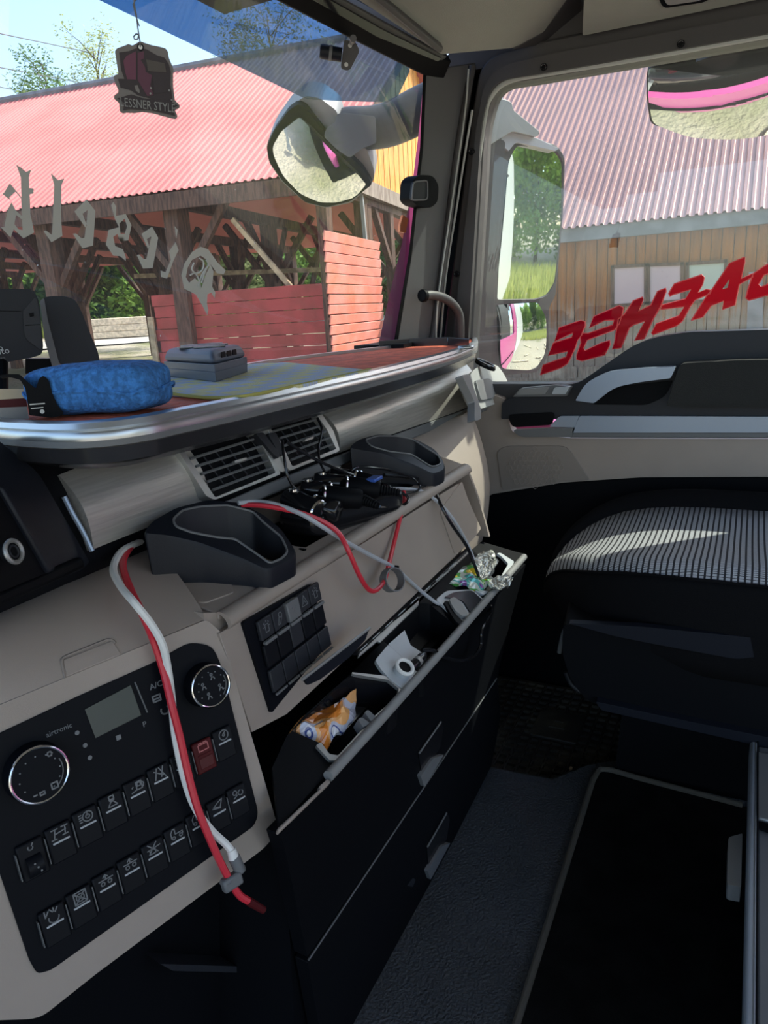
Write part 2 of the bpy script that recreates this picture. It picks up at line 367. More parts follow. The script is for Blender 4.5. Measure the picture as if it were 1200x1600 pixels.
# ceiling
ceil = thing('ceiling', 'olive grey padded cab roof lining with moulded panels', None, (.6, 0, .5), kind='structure')
obj('roof_shell', MB().box((.1, -.38, .60), (1.36, .93, .02)), 'lining', ceil)
_a, _b, _c = Vector((1.38, .405, .42)), Vector((.90, .533, .42)), Vector((1.316, .277, .50))
PC = plane(_a, (_b-_a).cross(_c-_a)); PC2 = plane((1.39, 0, .43), (-.6, 0, -1))
def ceil_slab(pts, name='lining_panel', m='lining', off=0, r=4, th=.012, pl=None): return slab(name, pts, pl or PC, th, m, ceil, off=off, r=r, bevel=.002)
ceil_slab([(470, -60), (690, 85), (800, 75), (845, 58), (880, 20), (905, -60)])
ceil_slab([(800, 78), (862, 66), (905, 50), (912, -60), (886, 0), (850, 50)], m='frame_dark', off=.001)
ceil_slab([(910, 56), (1240, -12), (1240, -60), (915, -60)], pl=PC2)
slab('lamp_recess', rnd([(1028, -4), (1036, 13), (1100, 4), (1140, -20), (1035, -30)], 8), PC2, .004, 'black', ceil, off=.004)
slab('dome_lamp_lens', rnd([(1036, -6), (1042, 9), (1096, 1), (1120, -20), (1040, -26)], 8), PC2, .006, 'midgrey', ceil, off=.006)
slab('lining_rail', [(570, -10), (585, -14), (694, 76), (690, 84), (682, 82)], PC, .012, 'frame_dark', ceil, off=.012, bevel=.003)
# windscreen header
PH = plane((1.1, .563, .386), (-.08, -.55, -.84))
hd = thing('trim_1', 'black header band above the windscreen', None, (1.1, .56, .39), kind='structure')
slab('header_band', [(375, -30), (428, 0), (560, 68), (660, 118), (694, 124), (706, 96), (640, 68), (480, -30)], PH, .05, 'black', hd, bevel=.003)
slab('header_lip', [(430, -30), (500, 8), (690, 96), (700, 90), (690, 84), (520, -10), (500, -30)], PH, .02, 'frame_dark', hd, off=.012, bevel=.003)
slab('header_seal', [(455, -20), (480, -20), (600, 48), (690, 92), (684, 96), (590, 58)], PH, .01, 'black_gloss', hd, off=.016)
obj('header_box', MB().box((.03, .62, .50), (.90, .055, .10)), 'black', hd)
obj('header_lining', MB().box((.03, .50, .52), (.90, .07, .07)), 'lining', hd)
# windscreen: lofted between a lower and an upper curve
WB = [(1.27, .595, -.10), (1.12, .66, -.10), (.92, .725, -.10), (.70, .77, -.10), (.40, .81, -.10), (0, .83, -.10), (-.6, .80, -.10)]
WT = [(1.315, .535, .40), (1.12, .575, .40), (.92, .605, .40), (.70, .63, .40), (.40, .655, .40), (0, .67, .40), (-.6, .66, .40)]
wb, wt = cr(WB, 5), cr(WT, 5)
rows = [[lerp(a, b, k/8)+Vector((0, .012*math.sin(math.pi*k/8), 0)) for a, b in zip(wb, wt)] for k in range(9)]
mb = MB().grid(rows); WBVH = BVHTree.FromPolygons([Vector(v) for v in mb.v], mb.f)
win1 = obj('window_1', mb, 'windshield'); tag(win1, 'large clear slightly dusty windscreen', kind='structure')
def onw(x, y, back=.002):
    r = ray(x, y).normalized(); h = WBVH.ray_cast(Vector((0, 0, 0)), r)
    return (h[0] if h[0] else r*1.0)-r*back
# right hand A pillar
pa, pb_, pc_ = onx(612, 540, 1.25), onx(660, 100, 1.30), onx(690, 540, 1.38)
PP = (pa, (pb_-pa).cross(pc_-pa).normalized())
pil = thing('trim_2', 'dark grey pillar between the windscreen and the passenger window', None, (1.32, .55, -.1), kind='structure')
slab('pillar_cover', [(613, 560), (640, 400), (658, 230), (663, 112), (690, 104), (745, 96), (718, 250), (692, 430), (672, 560)], PP, .05, 'pillar', pil, bevel=.004, d=Vector((.052, .018, 0)))
slab('pillar_edge', [(611, 560), (638, 400), (656, 230), (661, 112), (666, 112), (661, 230), (643, 400), (617, 560)], PP, .03, 'black', pil, off=.004, bevel=.002, d=Vector((.028, .010, 0)))
def ptube(name, pts, pl, off, r, m, parent, seg=10, n=8): return obj(name, MB().tube(cr(P(pts, pl, off), n), r, seg), m, parent)
ptube('pillar_ridge', [(738, 104), (716, 230), (694, 400), (674, 545)], PP, .004, .007, 'frame_dark', pil)
ptube('pillar_seam', [(732, 108), (726, 180), (704, 330), (684, 470), (681, 545)], PP, .011, .0018, 'seal', pil)
# door frame with the passenger window
PD = plane((DX, 0, 0), (1, 0, 0))
door = thing('door_1', 'passenger door with beige lower panel, silver strip and dark window frame', None, (DX, 0, -.75), kind='structure')
glass_o = rnd([(737, 600, 0), (737, 540, 0), (757, 190, 30), (775, 132, 40), (830, 124, 20), (1500, 8, 0), (1500, 600, 0)], 20, 8)
frame_o = rnd([(678, 640, 0), (694, 520, 0), (738, 170, 40), (752, 90, 45), (860, 60, 0), (1540, -80, 0), (1540, 640, 0)], 20, 8)
slab('window_frame', frame_o, PD, .05, 'frame_dark', door, holes=[glass_o], bevel=.004)
slab('frame_backing', [(655, 640), (690, 90), (735, 70), (765, 100), (742, 200), (728, 540), (728, 640)], PD, .01, 'black', door, off=-.03)
lip_o = rnd([(700, 640, 0), (708, 520, 0), (745, 190, 40), (762, 108, 45), (860, 84, 0), (1540, -42, 0), (1540, 640, 0)], 20, 8)
lip_i = rnd([(730, 640, 0), (732, 520, 0), (752, 190, 35), (770, 126, 42), (840, 116, 0), (1540, -8, 0), (1540, 640, 0)], 20, 8)
slab('frame_step', lip_o, PD, .014, 'frame_dark', door, off=.014, holes=[lip_i], bevel=.005)
ptube('window_seal', [(724, 560), (732, 420), (742, 300), (757, 185), (768, 150), (795, 127), (860, 114), (1000, 91), (1240, 48)], PD, .004, .0045, 'seal', door)
ptube('frame_seal', [(688, 530), (697, 430), (714, 320), (729, 225), (738, 172)], PD, .022, .0022, 'seal', door)
for q in [(850, 105), (1064, 69), (737, 237), (714, 428)]:
    p = onp(*q, (PD[0]-X*.015, PD[1])); s = obj('screw_cap', MB().disc(p, -X, .0058, .003, 16), 'black', door); obj('screw', MB().ring(p-X*.003, -X, .004, .001, 16, 5), 'black_gloss', s)
gl = obj('window_pane', MB().prism(P([(690, 640), (700, 300), (740, 60), (1600, -60), (1600, 640)], (PD[0]+X*.03, PD[1])), X*.0005), 'door_glass', door)
obj('upper_frame_wall', MB().box((DX+.03, -.3, .50), (.02, .84, .085)), 'frame_dark', door)
obj('rear_frame_sun_block', MB().box((DX+.03, -.62, 0), (.02, .30, .55)), 'frame_dark', door)  # out-of-view rear window edge, added to keep sun off the seat
# lower door trim
PU = plane((DX-.03, 0, 0), (1, 0, 0)); PA = plane((DX-.07, 0, 0), (1, 0, 0)); PB = plane((DX-.02, 0, 0), (1, 0, 0))
slab('upper_trim', rnd([(783, 655, 3), (784, 628, 6), (868, 604, 6), (905, 598, 10), (1000, 532, 30), (1070, 519, 20), (1240, 514, 0), (1500, 512, 0), (1500, 655, 0)], 5), PU, .045, 'charcoal', door, bevel=.004)
slab('handle_pocket', rnd([(925, 632, 6), (945, 606, 12), (1052, 594, 4), (1040, 620, 14), (1010, 633, 8)], 6), PU, .006, 'black', door, off=.002)
slab('pull_handle', rnd([(899, 626, 2), (915, 598, 14), (950, 580, 20), (1010, 575, 10), (1056, 573, 3), (1048, 591, 3), (1000, 597, 16), (960, 605, 16), (928, 630, 3)], 6), PA, .022, 'silver_door', door, off=.01, bevel=.007, smooth=60)
slab('armrest_pad', rnd([(1041, 635, 5), (1062, 568, 10), (1150, 563, 6), (1500, 558, 0), (1500, 635, 0)], 6), PA, .05, 'felt', door, off=.012, bevel=.014, smooth=60)
slab('silver_strip', rnd([(893, 676), (906, 650), (1500, 652), (1500, 676)], 2), PU, .02, 'silver_door', door, off=.008, bevel=.004)
slab('strip_lower_lip', [(890, 684), (894, 675), (1500, 675), (1500, 685)], PU, .02, 'grey_plastic', door, off=.004, bevel=.002)  # dark grey plastic lip along the lower edge of the strip
slab('release_recess', rnd([(793, 648, 8), (868, 644, 10), (862, 664, 6), (800, 668, 8)], 6), PU, .004, 'black', door, off=.003)
slab('release_lever', rnd([(858, 667, 3), (874, 650, 5), (905, 650, 2), (898, 668, 3)], 3), PU, .012, 'silver_door', door, off=.009, bevel=.003)
slab('recess_lip', rnd([(800, 672, 6), (862, 669, 4), (899, 668, 2), (893, 683, 2), (812, 683, 10)], 4), PU, .014, 'grey_plastic', door, off=.008, bevel=.003)
slab('switch_base', rnd([(801, 620, 2), (812, 607, 3), (866, 602, 2), (893, 604, 3), (886, 619, 3)], 3), PU, .02, 'grey_plastic', door, off=.014, bevel=.003)
slab('window_switch', rnd([(866, 606), (890, 604), (884, 616), (862, 616)], 2), PU, .012, 'lightgrey', door, off=.022, bevel=.002)
slab('window_switch', rnd([(812, 608), (858, 605), (852, 616), (806, 617)], 2), PU, .010, 'midgrey', door, off=.020, bevel=.002)
slab('beige_panel', rnd([(722, 800, 0), (732, 605, 4), (786, 622, 4), (790, 640, 4), (800, 676, 8), (893, 685, 2), (1500, 687, 0), (1500, 748, 0), (1180, 745, 0), (1000, 746, 0), (880, 754, 10), (770, 772, 0)], 3), PB, .03, 'beige', door, bevel=.003)
slab('speaker_panel', rnd([(776, 706, 8), (790, 697, 8), (886, 697, 12), (921, 750, 3), (880, 752, 4), (785, 766, 6)], 4), PB, .004, 'beige_dark', door, off=.003, bevel=.001)
hx = MB()                                                 # honeycomb of the speaker
for i in range(-9, 10):
    for j in range(-5, 6):
        cx, cy = 836+i*8.2+(4.1 if j % 2 else 0), 731+j*7.2
        if ((cx-836)/46)**2+((cy-731)/29)**2 < 1:
            h = lambda q: [(cx+q*math.sin(math.pi/3*k), cy+q*math.cos(math.pi/3*k)) for k in range(6)]
            hx.prism(P(h(4.6), PB, .0044), X*.001, [P(h(3.9), PB, .0044)])
tag(obj('speaker_grille', hx, 'beige', door), kind='stuff')
slab('lower_panel', [(722, 775), (880, 750), (1000, 742), (1180, 741), (1500, 744), (1500, 1400), (722, 1400)], plane((DX+.005, 0, 0), (1, 0, 0)), .02, 'black', door)
obj('outer_skin', MB().box((DX+.13, -.35, -.85), (.02, .95, .60)), 'magenta', door)
# floor
fl = thing('floor', 'dark grey textured engine tunnel cover and lower footwell', None, (.7, 0, FZ), kind='structure')
PF = plane((0, 0, FZ), (0, 0, 1)); PF2 = plane((0, 0, FZ-.055), (0, 0, 1))
mb = MB().prism([Vector(p) for p in ((-1.2, -1.2, FZ), (1.12, -1.2, FZ), (1.12, .12, FZ), (1.10, .165, FZ), (1.06, .215, FZ), (1.02, .245, FZ), (1.0, .60, FZ), (-1.2, .6, FZ))], -Z*.06)
obj('tunnel_cover', mb, 'floor_pan', fl, bevel=.008)
obj('footwell_pan', MB().box((.6, -.1, FZ-.075), (1.0, 1.2, .012)), 'black', fl)
obj('front_bulkhead', MB().box((.3, .70, -.48), (1.3, .02, .38)), 'black', fl)
# carpet mat on the tunnel
carp = thing('carpet_mat', 'black velour carpet mat with brownish bound edge lying on the tunnel', 'mat', (.7, .1, FZ+.001))
co = rnd([(786, 1640, 0), (925, 1215, 26), (938, 1196, 20), (1170, 1262, 0), (1240, 1280, 0), (1240, 1660, 0)], 10)
slab('pile', co, PF, .004, 'carpet', carp, off=.004)
ptube('bound_edge', [(794, 1640), (868, 1405), (918, 1245), (929, 1214), (945, 1202), (1010, 1219), (1160, 1258)], PF, .006, .0045, 'binding', carp)
# rubber mat with its cells
rub = thing('rubber_mat', 'dirty black rubber mat with small square cells in the footwell', 'mat', (1.25, .3, FZ-.055))
z0 = FZ-.0545
obj('base', MB().prism([Vector(p) for p in ((1.075, .16, z0), (1.41, .16, z0), (1.41, .62, z0), (1.03, .62, z0), (1.03, .30, z0))], -Z*.006), 'rubber', rub)
mb = MB()
for i in range(17):
    for j in range(22):
        x, y = 1.045+i*.0225, .17+j*.0205
        if x > 1.40 or (x < 1.10 and y < .26) : continue
        if 1.20 < x < 1.30 and .24 < y < .33: continue
        dx, dy, hh = .0095, .0085, .0055
        mb.box((x+dx, y, z0+hh/2), (.0012, dy, hh/2)); mb.box((x, y+dy, z0+hh/2), (dx, .0012, hh/2)); mb.box((x-dx, y, z0+hh/2), (.0012, dy, hh/2)); mb.box((x, y-dy, z0+hh/2), (dx, .0012, hh/2))
tag(obj('cell_rib', mb, 'rubber', rub), kind='stuff')
obj('centre_pad', MB().box((1.25, .285, z0+.003), (.05, .045, .004)), 'rubber', rub, bevel=.002)
obj('centre_mark', MB().prism([Vector((1.235, .27, z0+.0075)), Vector((1.265, .27, z0+.0075)), Vector((1.265, .30, z0+.0075)), Vector((1.235, .30, z0+.0075))], Z*.002, [[Vector((1.242, .277, z0+.0075)), Vector((1.258, .277, z0+.0075)), Vector((1.258, .293, z0+.0075)), Vector((1.242, .293, z0+.0075))]]), 'rubber', rub)
tag(obj('crumb', MB().box((1.12, .232, z0+.006), (.004, .003, .003)), 'pale_timber', None, bevel=.001), 'tiny cream crumb on the near edge of the rubber mat', 'crumb')
# ================================================================== DASHBOARD
dash = thing('dashboard', 'taupe and silver truck dashboard with air vents, tray and raised beige face', 'dashboard', (.8, .45, -.75))
PBd = plane((0, .48, -.18), (0, 1, -.33))
def band_patch(name, pts, m, bulge, th=.012, nu=8, nv=8, parent=dash): return obj(name, patch([onp(*p, PBd) for p in pts], nu, nv, bulge, th), m, parent, smooth=60)
band_patch('silver_panel', [(92, 742), (268, 672), (331, 784), (146, 858)], 'silver', .010)
band_patch('silver_panel', [(497, 640), (722, 562), (752, 630), (531, 707)], 'silver', .012)
obj('panel_blade', MB().tube(cr(P([(100, 776), (112, 800), (130, 832), (144, 861)], PBd, .003)), [.0008]+[.0022]*24+[.001][:1] if False else .0022, 8), 'silver_door', dash)
# upper dash under the shelf
obj('upper_body', MB().prism([Vector((.30, y, z)) for y, z in ((.70, -.10), (.51, -.10), (.497, -.13), (.485, -.20), (.60, -.24), (.70, -.24))], X*1.02), 'black', dash)
slab('band_lip', [(335, 791), (430, 750), (548, 704), (760, 627), (764, 640), (560, 716), (385, 790), (345, 803)], PBd, .01, 'grey_plastic', dash, off=.004, bevel=.002)
PBv = plane((0, .471, -.18), (0, 1, -.33))
def vent(lbl, outer, hole, slat_ends, tab):
    v = slab('air_vent', outer, PBv, .012, 'frame_silver', dash, off=.006, holes=[hole], bevel=.0015)
    slab('vent_throat', hole, PBv, .004, 'black', v, off=-.004)
    for a, b in slat_ends: obj('slat', MB().tube([onp(*a, (PBv[0]-PBv[1]*.003, PBv[1])), onp(*b, (PBv[0]-PBv[1]*.003, PBv[1]))], .0016, 6), 'grey_plastic', v)
    slab('tab', tab, PBv, .005, 'frame_silver', v, off=.009, bevel=.0008)
    x0, x1 = min(p[0] for p in hole), max(p[0] for p in hole)
    for k in range(1, 5):
        a, b = slat_ends[0], slat_ends[-1]; t = k/5
        p = lerp(Vector(a[0]), Vector(a[1]), t); q = lerp(Vector(b[0]), Vector(b[1]), t)
        obj('vane', MB().tube([onp(*p, (PBv[0]+PBv[1]*.001, PBv[1])), onp(*q, (PBv[0]+PBv[1]*.001, PBv[1]))], .0009, 6), 'charcoal', v)
z5 = lambda *p: [(270+a/4.138, 620+b/4.138) for a, b in p]
vent('', rnd(z5((35, 350), (480, 190), (560, 250), (640, 380), (700, 500), (270, 668), (215, 640)), 4), rnd(z5((75, 352), (490, 215), (560, 280), (610, 370), (666, 490), (275, 650)), 3),
     [z5((110, 402), (520, 275)), z5((150, 450), (570, 320)), z5((185, 500), (590, 368)), z5((222, 550), (620, 410)), z5((258, 603), (645, 458))], z5((400, 412), (478, 390), (484, 404), (406, 428)))
vent('', rnd(z5((590, 170), (940, 75), (1040, 220), (1083, 350), (755, 480), (700, 380), (640, 260)), 4), rnd(z5((640, 235), (600, 185), (920, 100), (1000, 215), (1058, 335), (775, 450)), 3),
     [z5((640, 225), (915, 150)), z5((690, 268), (950, 190)), z5((710, 320), (990, 225)), z5((740, 365), (1010, 265)), z5((765, 408), (1035, 305))], z5((855, 275), (910, 256), (914, 268), (860, 288)))
slab('vent_bridge', rnd(z5((490, 200), (600, 165), (700, 290), (775, 455), (700, 490), (650, 420), (560, 280)), 4), PBv, .01, 'frame_silver', dash, off=.004, bevel=.002)
for k, a in enumerate([(560, 235, 690, 400), (640, 235, 720, 385)]):
    w_ = z5((a[0]-25, a[1]), (a[0]+25, a[1]-8), (a[2]+5, a[3]-30), (a[2]-5, a[3]), (a[2]-40, a[3]-30)); slab('thumb_wheel', rnd(w_, 4), PBv, .012, 'charcoal', dash, off=.010, bevel=.002)
# tray on top of the raised centre section
XL, XR = .435, 1.03
PT = plane((0, .43, -.226), (0, -.22, 1))
def TP(pts, off=0): return P(pts, PT, off)
tray_o = rnd([(150, 885, 0), (335, 800, 4), (690, 668, 20), (742, 740, 30), (400, 955, 30), (322, 978, 0), (318, 950, 12), (290, 925, 20), (232, 903, 20)], 12)
bin_h = rnd([(392, 800, 8), (600, 722, 10), (688, 742, 14), (720, 768, 10), (455, 880, 14), (430, 845, 10)], 8)
obj('top_tray', MB().prism([Vector(v) for v in ((XL, .383, -.2365), (XL, .505, -.210), (.70, .505, -.210), (XR, .505, -.210), (XR+.02, .46, -.2195), (XR, .383, -.2365))], -Z*.006,
    [[Vector(v) for v in ((.60, .400, -.2328), (.91, .400, -.2328), (.915, .41, -.2306), (.915, .455, -.2207), (.905, .465, -.2185), (.605, .465, -.2185), (.595, .455, -.2207), (.595, .41, -.2306))]]), 'beige', dash, bevel=.001)
obj('tray_bin', MB().box((.755, .432, -.285), (.165, .036, .002)).box((.755, .470, -.258), (.165, .002, .03)).box((.755, .394, -.262), (.165, .002, .025)).box((.592, .432, -.262), (.002, .036, .03)).box((.918, .432, -.26), (.002, .036, .03)), 'black', dash)
PK = plane((.6, .38, -.25), (0, 1, -.15))
prof = [(.383, -.2345), (.377, -.2355), (.3725, -.239), (.3705, -.244), (.3715, -.2475), (.376, -.249)]
obj('tray_lip', MB().grid([[Vector((x, y, z)) for x in np.linspace(XL, XR, 12)] for y, z in prof], Vector((0, .004, -.002))), 'beige', dash, smooth=70)
slab('console_face', rnd([(343, 990, 0), (720, 753, 8), (736, 790, 0), (752, 826, 3), (742, 840, 0), (590, 985, 0), (448, 1116, 0), (394, 1144, 0)], 4), PK, .03, 'beige', dash, off=.003, bevel=.002)
slab('flap_outline', rnd([(688, 798), (722, 752), (744, 818), (711, 866)], 3), PK, .003, 'beige', dash, off=.0045, bevel=.001)
# end of the centre section and knee panel by the door
def knee(p, u, v): return p+Vector((0, .22*max(0, u-.62)**2*2.2, 0))
K = lambda x, y, z: Vector((x, y, z))
obj('knee_panel', patch([K(.98, .475, -.205), K(1.40, .455, -.185), K(1.30, .44, -.46), K(.98, .40, -.46)], 16, 12, .035, .02, n=(0, -1, 0), warp=knee), 'beige', dash, smooth=60)
obj('end_cap', patch([K(XR-.005, .505, -.212), K(XR-.005, .375, -.24), K(XR+.035, .355, -.36), K(XR+.035, .50, -.36)], 4, 4, .006, .006, n=(1, 0, 0)), 'beige', dash, smooth=60)
obj('side_filler', MB().box((1.34, .56, -.30), (.075, .06, .20)), 'beige_dark', dash)
obj('end_filler', MB().box((1.30, .60, -.09), (.11, .05, .03)), 'black', dash)
# right hand end pod with round nozzle
PE = plane((1.30, .455, -.1), (-.25, 1, -.3))
slab('end_pod', rnd([(728, 596, 4), (742, 574, 10), (776, 568, 10), (790, 588, 8), (803, 624, 4), (772, 632, 4), (748, 640, 4), (736, 618, 4)], 5), PE, .05, mat('pod_grey', (.33, .34, .33), .5), dash, bevel=.006, smooth=60, d=Vector((.035, .025, -.012)))
slab('pod_inset', rnd([(744, 594, 4), (766, 590, 6), (779, 610, 4), (772, 622, 4), (752, 626, 4)], 4), PE, .006, 'grey_plastic', dash, off=.005, bevel=.002)
slab('pod_edge_strip', rnd([(722, 586, 3), (733, 584, 3), (752, 640, 4), (752, 655, 3), (742, 658, 3), (742, 628, 3)], 3), PE, .01, 'midgrey', dash, off=.03, bevel=.003)
pc = onp(757, 573, (PE[0]-PE[1]*.01, PE[1])); obj('round_nozzle', MB().disc(pc, (.1, -.5, 1), .021, .006), 'black', dash, bevel=.002)
obj('nozzle_ring', MB().ring(pc+Vector((0, -.002, .006)), (.1, -.5, 1), .018, .003), 'black_gloss', dash)
# pad over the switch fascia, seam and side cubby lid
D1 = Vector((.941, -.337, 0)); UP = Vector((.337*.22, .941*.22, 1)).normalized(); NR = D1.cross(UP); NR = -NR if NR.y > 0 else NR
PR = plane((.43, .38, -.25), NR)
pb = [onp(-40, 1117, PR), onp(120, 1052, PR), onp(323, 966, PR)]
pt = [onz(-40, 962, -.205), onz(100, 905, -.200), onz(232, 845, -.2)]
rows = []
for k in range(13):
    v = k/12; row = []
    for j in range(13):
        u = j/12; a = lerp(pt[0], pt[1], u*2) if u < .5 else lerp(pt[1], pt[2], u*2-1); b = lerp(pb[0], pb[1], u*2) if u < .5 else lerp(pb[1], pb[2], u*2-1)
        p = lerp(a, b, v)+Vector((-.15, -.45, .9)).normalized()*(.022*math.sin(math.pi*min(1, v*1.0))**.8*(1-.75*u)); rows_ = row.append(p)
    rows.append(row)
obj('fascia_pad', MB().grid(rows, Vector((0, .01, -.012))), 'beige', dash, smooth=60)
obj('pad_corner', MB().prism([onp(x, y, (PT[0]+Z*.001, PT[1])) for x, y in rnd([(200, 868, 0), (345, 838, 0), (365, 925, 4), (318, 942, 10), (300, 936, 10), (250, 908, 10)], 6)], -Z*.008), 'beige', dash, bevel=.001)
cub = rnd([(101, 1058, 2), (97, 1030, 8), (172, 1000, 10), (192, 1020, 2)], 6)
_pb = MB().grid(rows); _bv = BVHTree.FromPolygons([Vector(v) for v in _pb.v], _pb.f)
def onpad(x, y, lift):
    r = ray(x, y).normalized(); h = _bv.ray_cast(Vector((0, 0, 0)), r); return (h[0] if h[0] else onp(x, y, PR))-r*lift
cg = []
for k in range(9):                                        # lid follows the pad, its gap is a fine dark groove line
    v = k/8; y0 = (lerp(1030, 1058, v), lerp(1000, 1022, v)); cg.append([onpad(lerp(lerp(99, 103, v), lerp(176, 190, v), j/8), lerp(y0[0], y0[1], j/8), .0012) for j in range(9)])
obj('cubby_lid', MB().grid(cg, Vector((0, .003, -.003))), 'beige', dash, bevel=.0008, smooth=60)
obj('cubby_groove', MB().tube([onpad(x, y, .0006) for x, y in rnd([(102, 1060, 0), (95, 1029, 8), (174, 997, 10), (194, 1022, 0)], 6, 5)[:-1]], .0011, 6), 'beige_dark', dash)
obj('corner_fill', MB().prism([onp(x, y, (PK[0]+Y*.004, PK[1])) for x, y in ((318, 958), (352, 956), (362, 985), (340, 1004), (320, 978))], Y*.02), 'beige', dash)
# instrument hood on the far left
PI = plane((.30, .47, -.12), (-.3, 1, -.25))
slab('instrument_hood', rnd([(-60, 672, 0), (-10, 682, 10), (60, 738, 20), (140, 878, 4), (128, 890, 4), (-60, 968, 0)], 6), PI, .05, 'navy_black', dash, bevel=.006, smooth=60)
slab('hood_face', rnd([(-60, 720, 0), (0, 765, 6), (78, 893, 3), (-60, 950, 0)], 4), PI, .012, 'black', dash, off=.010, bevel=.003)
slab('hood_rib', [(0, 758), (10, 762), (88, 890), (78, 895)], PI, .012, 'navy_black', dash, off=.014, bevel=.002)
slab('hood_sill', [(-60, 950), (130, 868), (136, 886), (-60, 975)], PI, .03, 'black', dash, off=.006, bevel=.003)
bt = onp(12, 864, (PI[0]-PI[1]*.024, PI[1])); b_ = obj('start_button', MB().disc(bt, -PI[1], .0075, .005), 'black', dash)
obj('button_ring', MB().ring(bt-PI[1]*.005, -PI[1], .0075, .0016), 'frame_silver', b_); obj('button_face', MB().ring(bt-PI[1]*.005, -PI[1], .004, .0008), 'charcoal', b_)
# dark lower dash under the fascia
PLo = plane((.42, .42, -.5), (.10, 1, .12))
slab('lower_fascia', [(-60, 1560), (60, 1590), (180, 1500), (430, 1300), (446, 1310), (500, 1660), (-60, 1660)], PLo, .05, 'black', dash)
slab('lower_ledge', rnd([(250, 1506), (462, 1513), (462, 1522), (270, 1517)], 2), PLo, .02, 'charcoal', dash, off=.02, bevel=.003)
# ================================================================== CLIMATE AND SWITCH PANEL
O0 = Vector((.43, .38, -.25)); NO = -NR                  # NO points out of the panel... NR already faces the driver
NO = NR if NR.dot(O0) < 0 else -NR
def L(u, v, w_=0.): return O0+D1*u*.001+UP*v*.001+NO*w_*.001
cp = thing('switch_fascia', 'taupe angled fascia with climate knobs, small screen and two rows of black switches', 'control panel', tuple(L(-90, -210)))
AX = (D1, UP, NO)
fo = rnd([(-60, 1126, 0), (323, 968, 6), (346, 988, 6), (436, 1298, 6), (412, 1326, 10), (150, 1522, 0), (62, 1592, 20), (-60, 1596, 0)], 8)
slab('fascia_frame', fo, PR, .03, 'beige', cp, off=.001, bevel=.003)
bo = rnd([(-60, 1180, 0), (0, 1146, 0), (130, 1085, 0), (240, 1036, 8), (296, 1004, 12), (332, 1008, 16), (346, 1040, 10), (404, 1270, 10), (398, 1290, 10), (80, 1516, 8), (58, 1522, 8), (46, 1500, 6), (-10, 1335, 0), (-60, 1200, 0)], 8)
slab('bezel', bo, PR, .006, 'panel_black', cp, off=.0028, bevel=.001)
sc_o = [(-119, -17), (-83, -13), (-81, -38), (-117, -40)]
def Lq(q, w_): return [L(a, b, w_) for a, b in q]
obj('screen', MB().prism(Lq(sc_o, 3.0), NO*.0006), mat('lcd', (.045, .06, .062), .25), cp)
obj('screen_edge', MB().prism(Lq([(-80, -12), (-79, -12), (-75.5, -38), (-76.5, -38)], 3.0), NO*.001), 'switch_grey', cp)
def strokes(lines, o, s, w_=.0009, lift=0., r=D1, u=UP, n=None):
    n = n or NO; mb = MB()
    for ln in lines:
        for a, b in zip(ln[:-1], ln[1:]):
            A = o+r*a[0]*s+u*a[1]*s+n*lift; B = o+r*b[0]*s+u*b[1]*s+n*lift; d = B-A
            if d.length < 1e-7: continue
            t = d.normalized(); sd = n.cross(t); mb.box((A+B)/2, (d.length/2+w_*.35, w_/2, .00015), (t, sd, n))
    return mb
def circ(cx, cy, r, a0=0, a1=360, n=12): return [(cx+r*math.cos(math.radians(a0+(a1-a0)*k/n)), cy+r*math.sin(math.radians(a0+(a1-a0)*k/n))) for k in range(n+1)]
def rect(a, b, c, d): return [(a, b), (c, b), (c, d), (a, d), (a, b)]
for nm, (ku, kv), rr in (('fan_knob', (-161, -44), 20), ('airflow_knob', (-26, -35.5), 17.5)):
    c = L(ku, kv, 2.8); k = obj(nm, MB().tube([c, c+NO*.004, c+NO*.012, c+NO*.013], [rr*.00102, rr*.00098, rr*.00094, rr*.0009], 48), 'panel_black', cp, smooth=30)
    obj('chrome_ring', MB().ring(c+NO*.0125, NO, rr*.00093, .0011, 56, 8), 'chrome', k); cc = c+NO*.0132
    dots = MB()
    for a in range(0, 300, 30):
        q = math.radians(a-60); dots.disc(cc+D1*math.cos(q)*rr*.00066+UP*math.sin(q)*rr*.00066, NO, .00055, .0002, 8)
    obj('marks', dots, 'mark_dim', k)
    obj('pointer_arc', strokes([circ(0, 0, rr*.75, -50, 20, 8)], cc, .001, .0008), 'switch_grey', k)
    if nm == 'airflow_knob':
        sym = []
        for (a, b) in ((-7, 2), (2, 7), (-4, -7), (7, -4)): sym += [circ(a, b+2, 1, n=6), [(a-1, b-2), (a, b), (a+1.6, b-.4), (a+2.2, b-2.2)]]
        obj('airflow_marks', strokes(sym, cc, .001, .0008), 'mark_dim', k)
    else:
        obj('fan_marks', strokes([rect(5, -13, 9, -9), rect(-3, -13.5, 0, -11.5), circ(9, 11, 1.6, n=6), [(-7, -12), (-5, -12)]], cc, .001, .001), 'mark_dim', k)
text('ac_mark', 'A/C', .0065, L(-64, -21, 3.0), D1, UP, 'mark_dim', cp, .0002)
obj('recirculation_mark', strokes([rect(-3, -2, 3, 2.5), [(-2, 0), (2, 0)]], L(-66, -31, 3), .001, .0012), 'mark_dim', cp)
obj('warm_mark', strokes([circ(0, 0, 3.2, 150, 400), ], L(-62, -42, 3), .001, .0012), 'mark_dim', cp)
text('heater_lettering', 'airtronic', .0052, L(-139, -24, 3), D1, UP, 'mark_dim', cp, .0002)
for nm, q in (('snow_mark', (-128, -31)), ('drop_mark', (-125, -42)), ('timer_mark', (-124, -52))): obj('key_mark', MB().disc(L(*q, 3), NO, .0017, .0003, 8), 'mark_dim', cp)
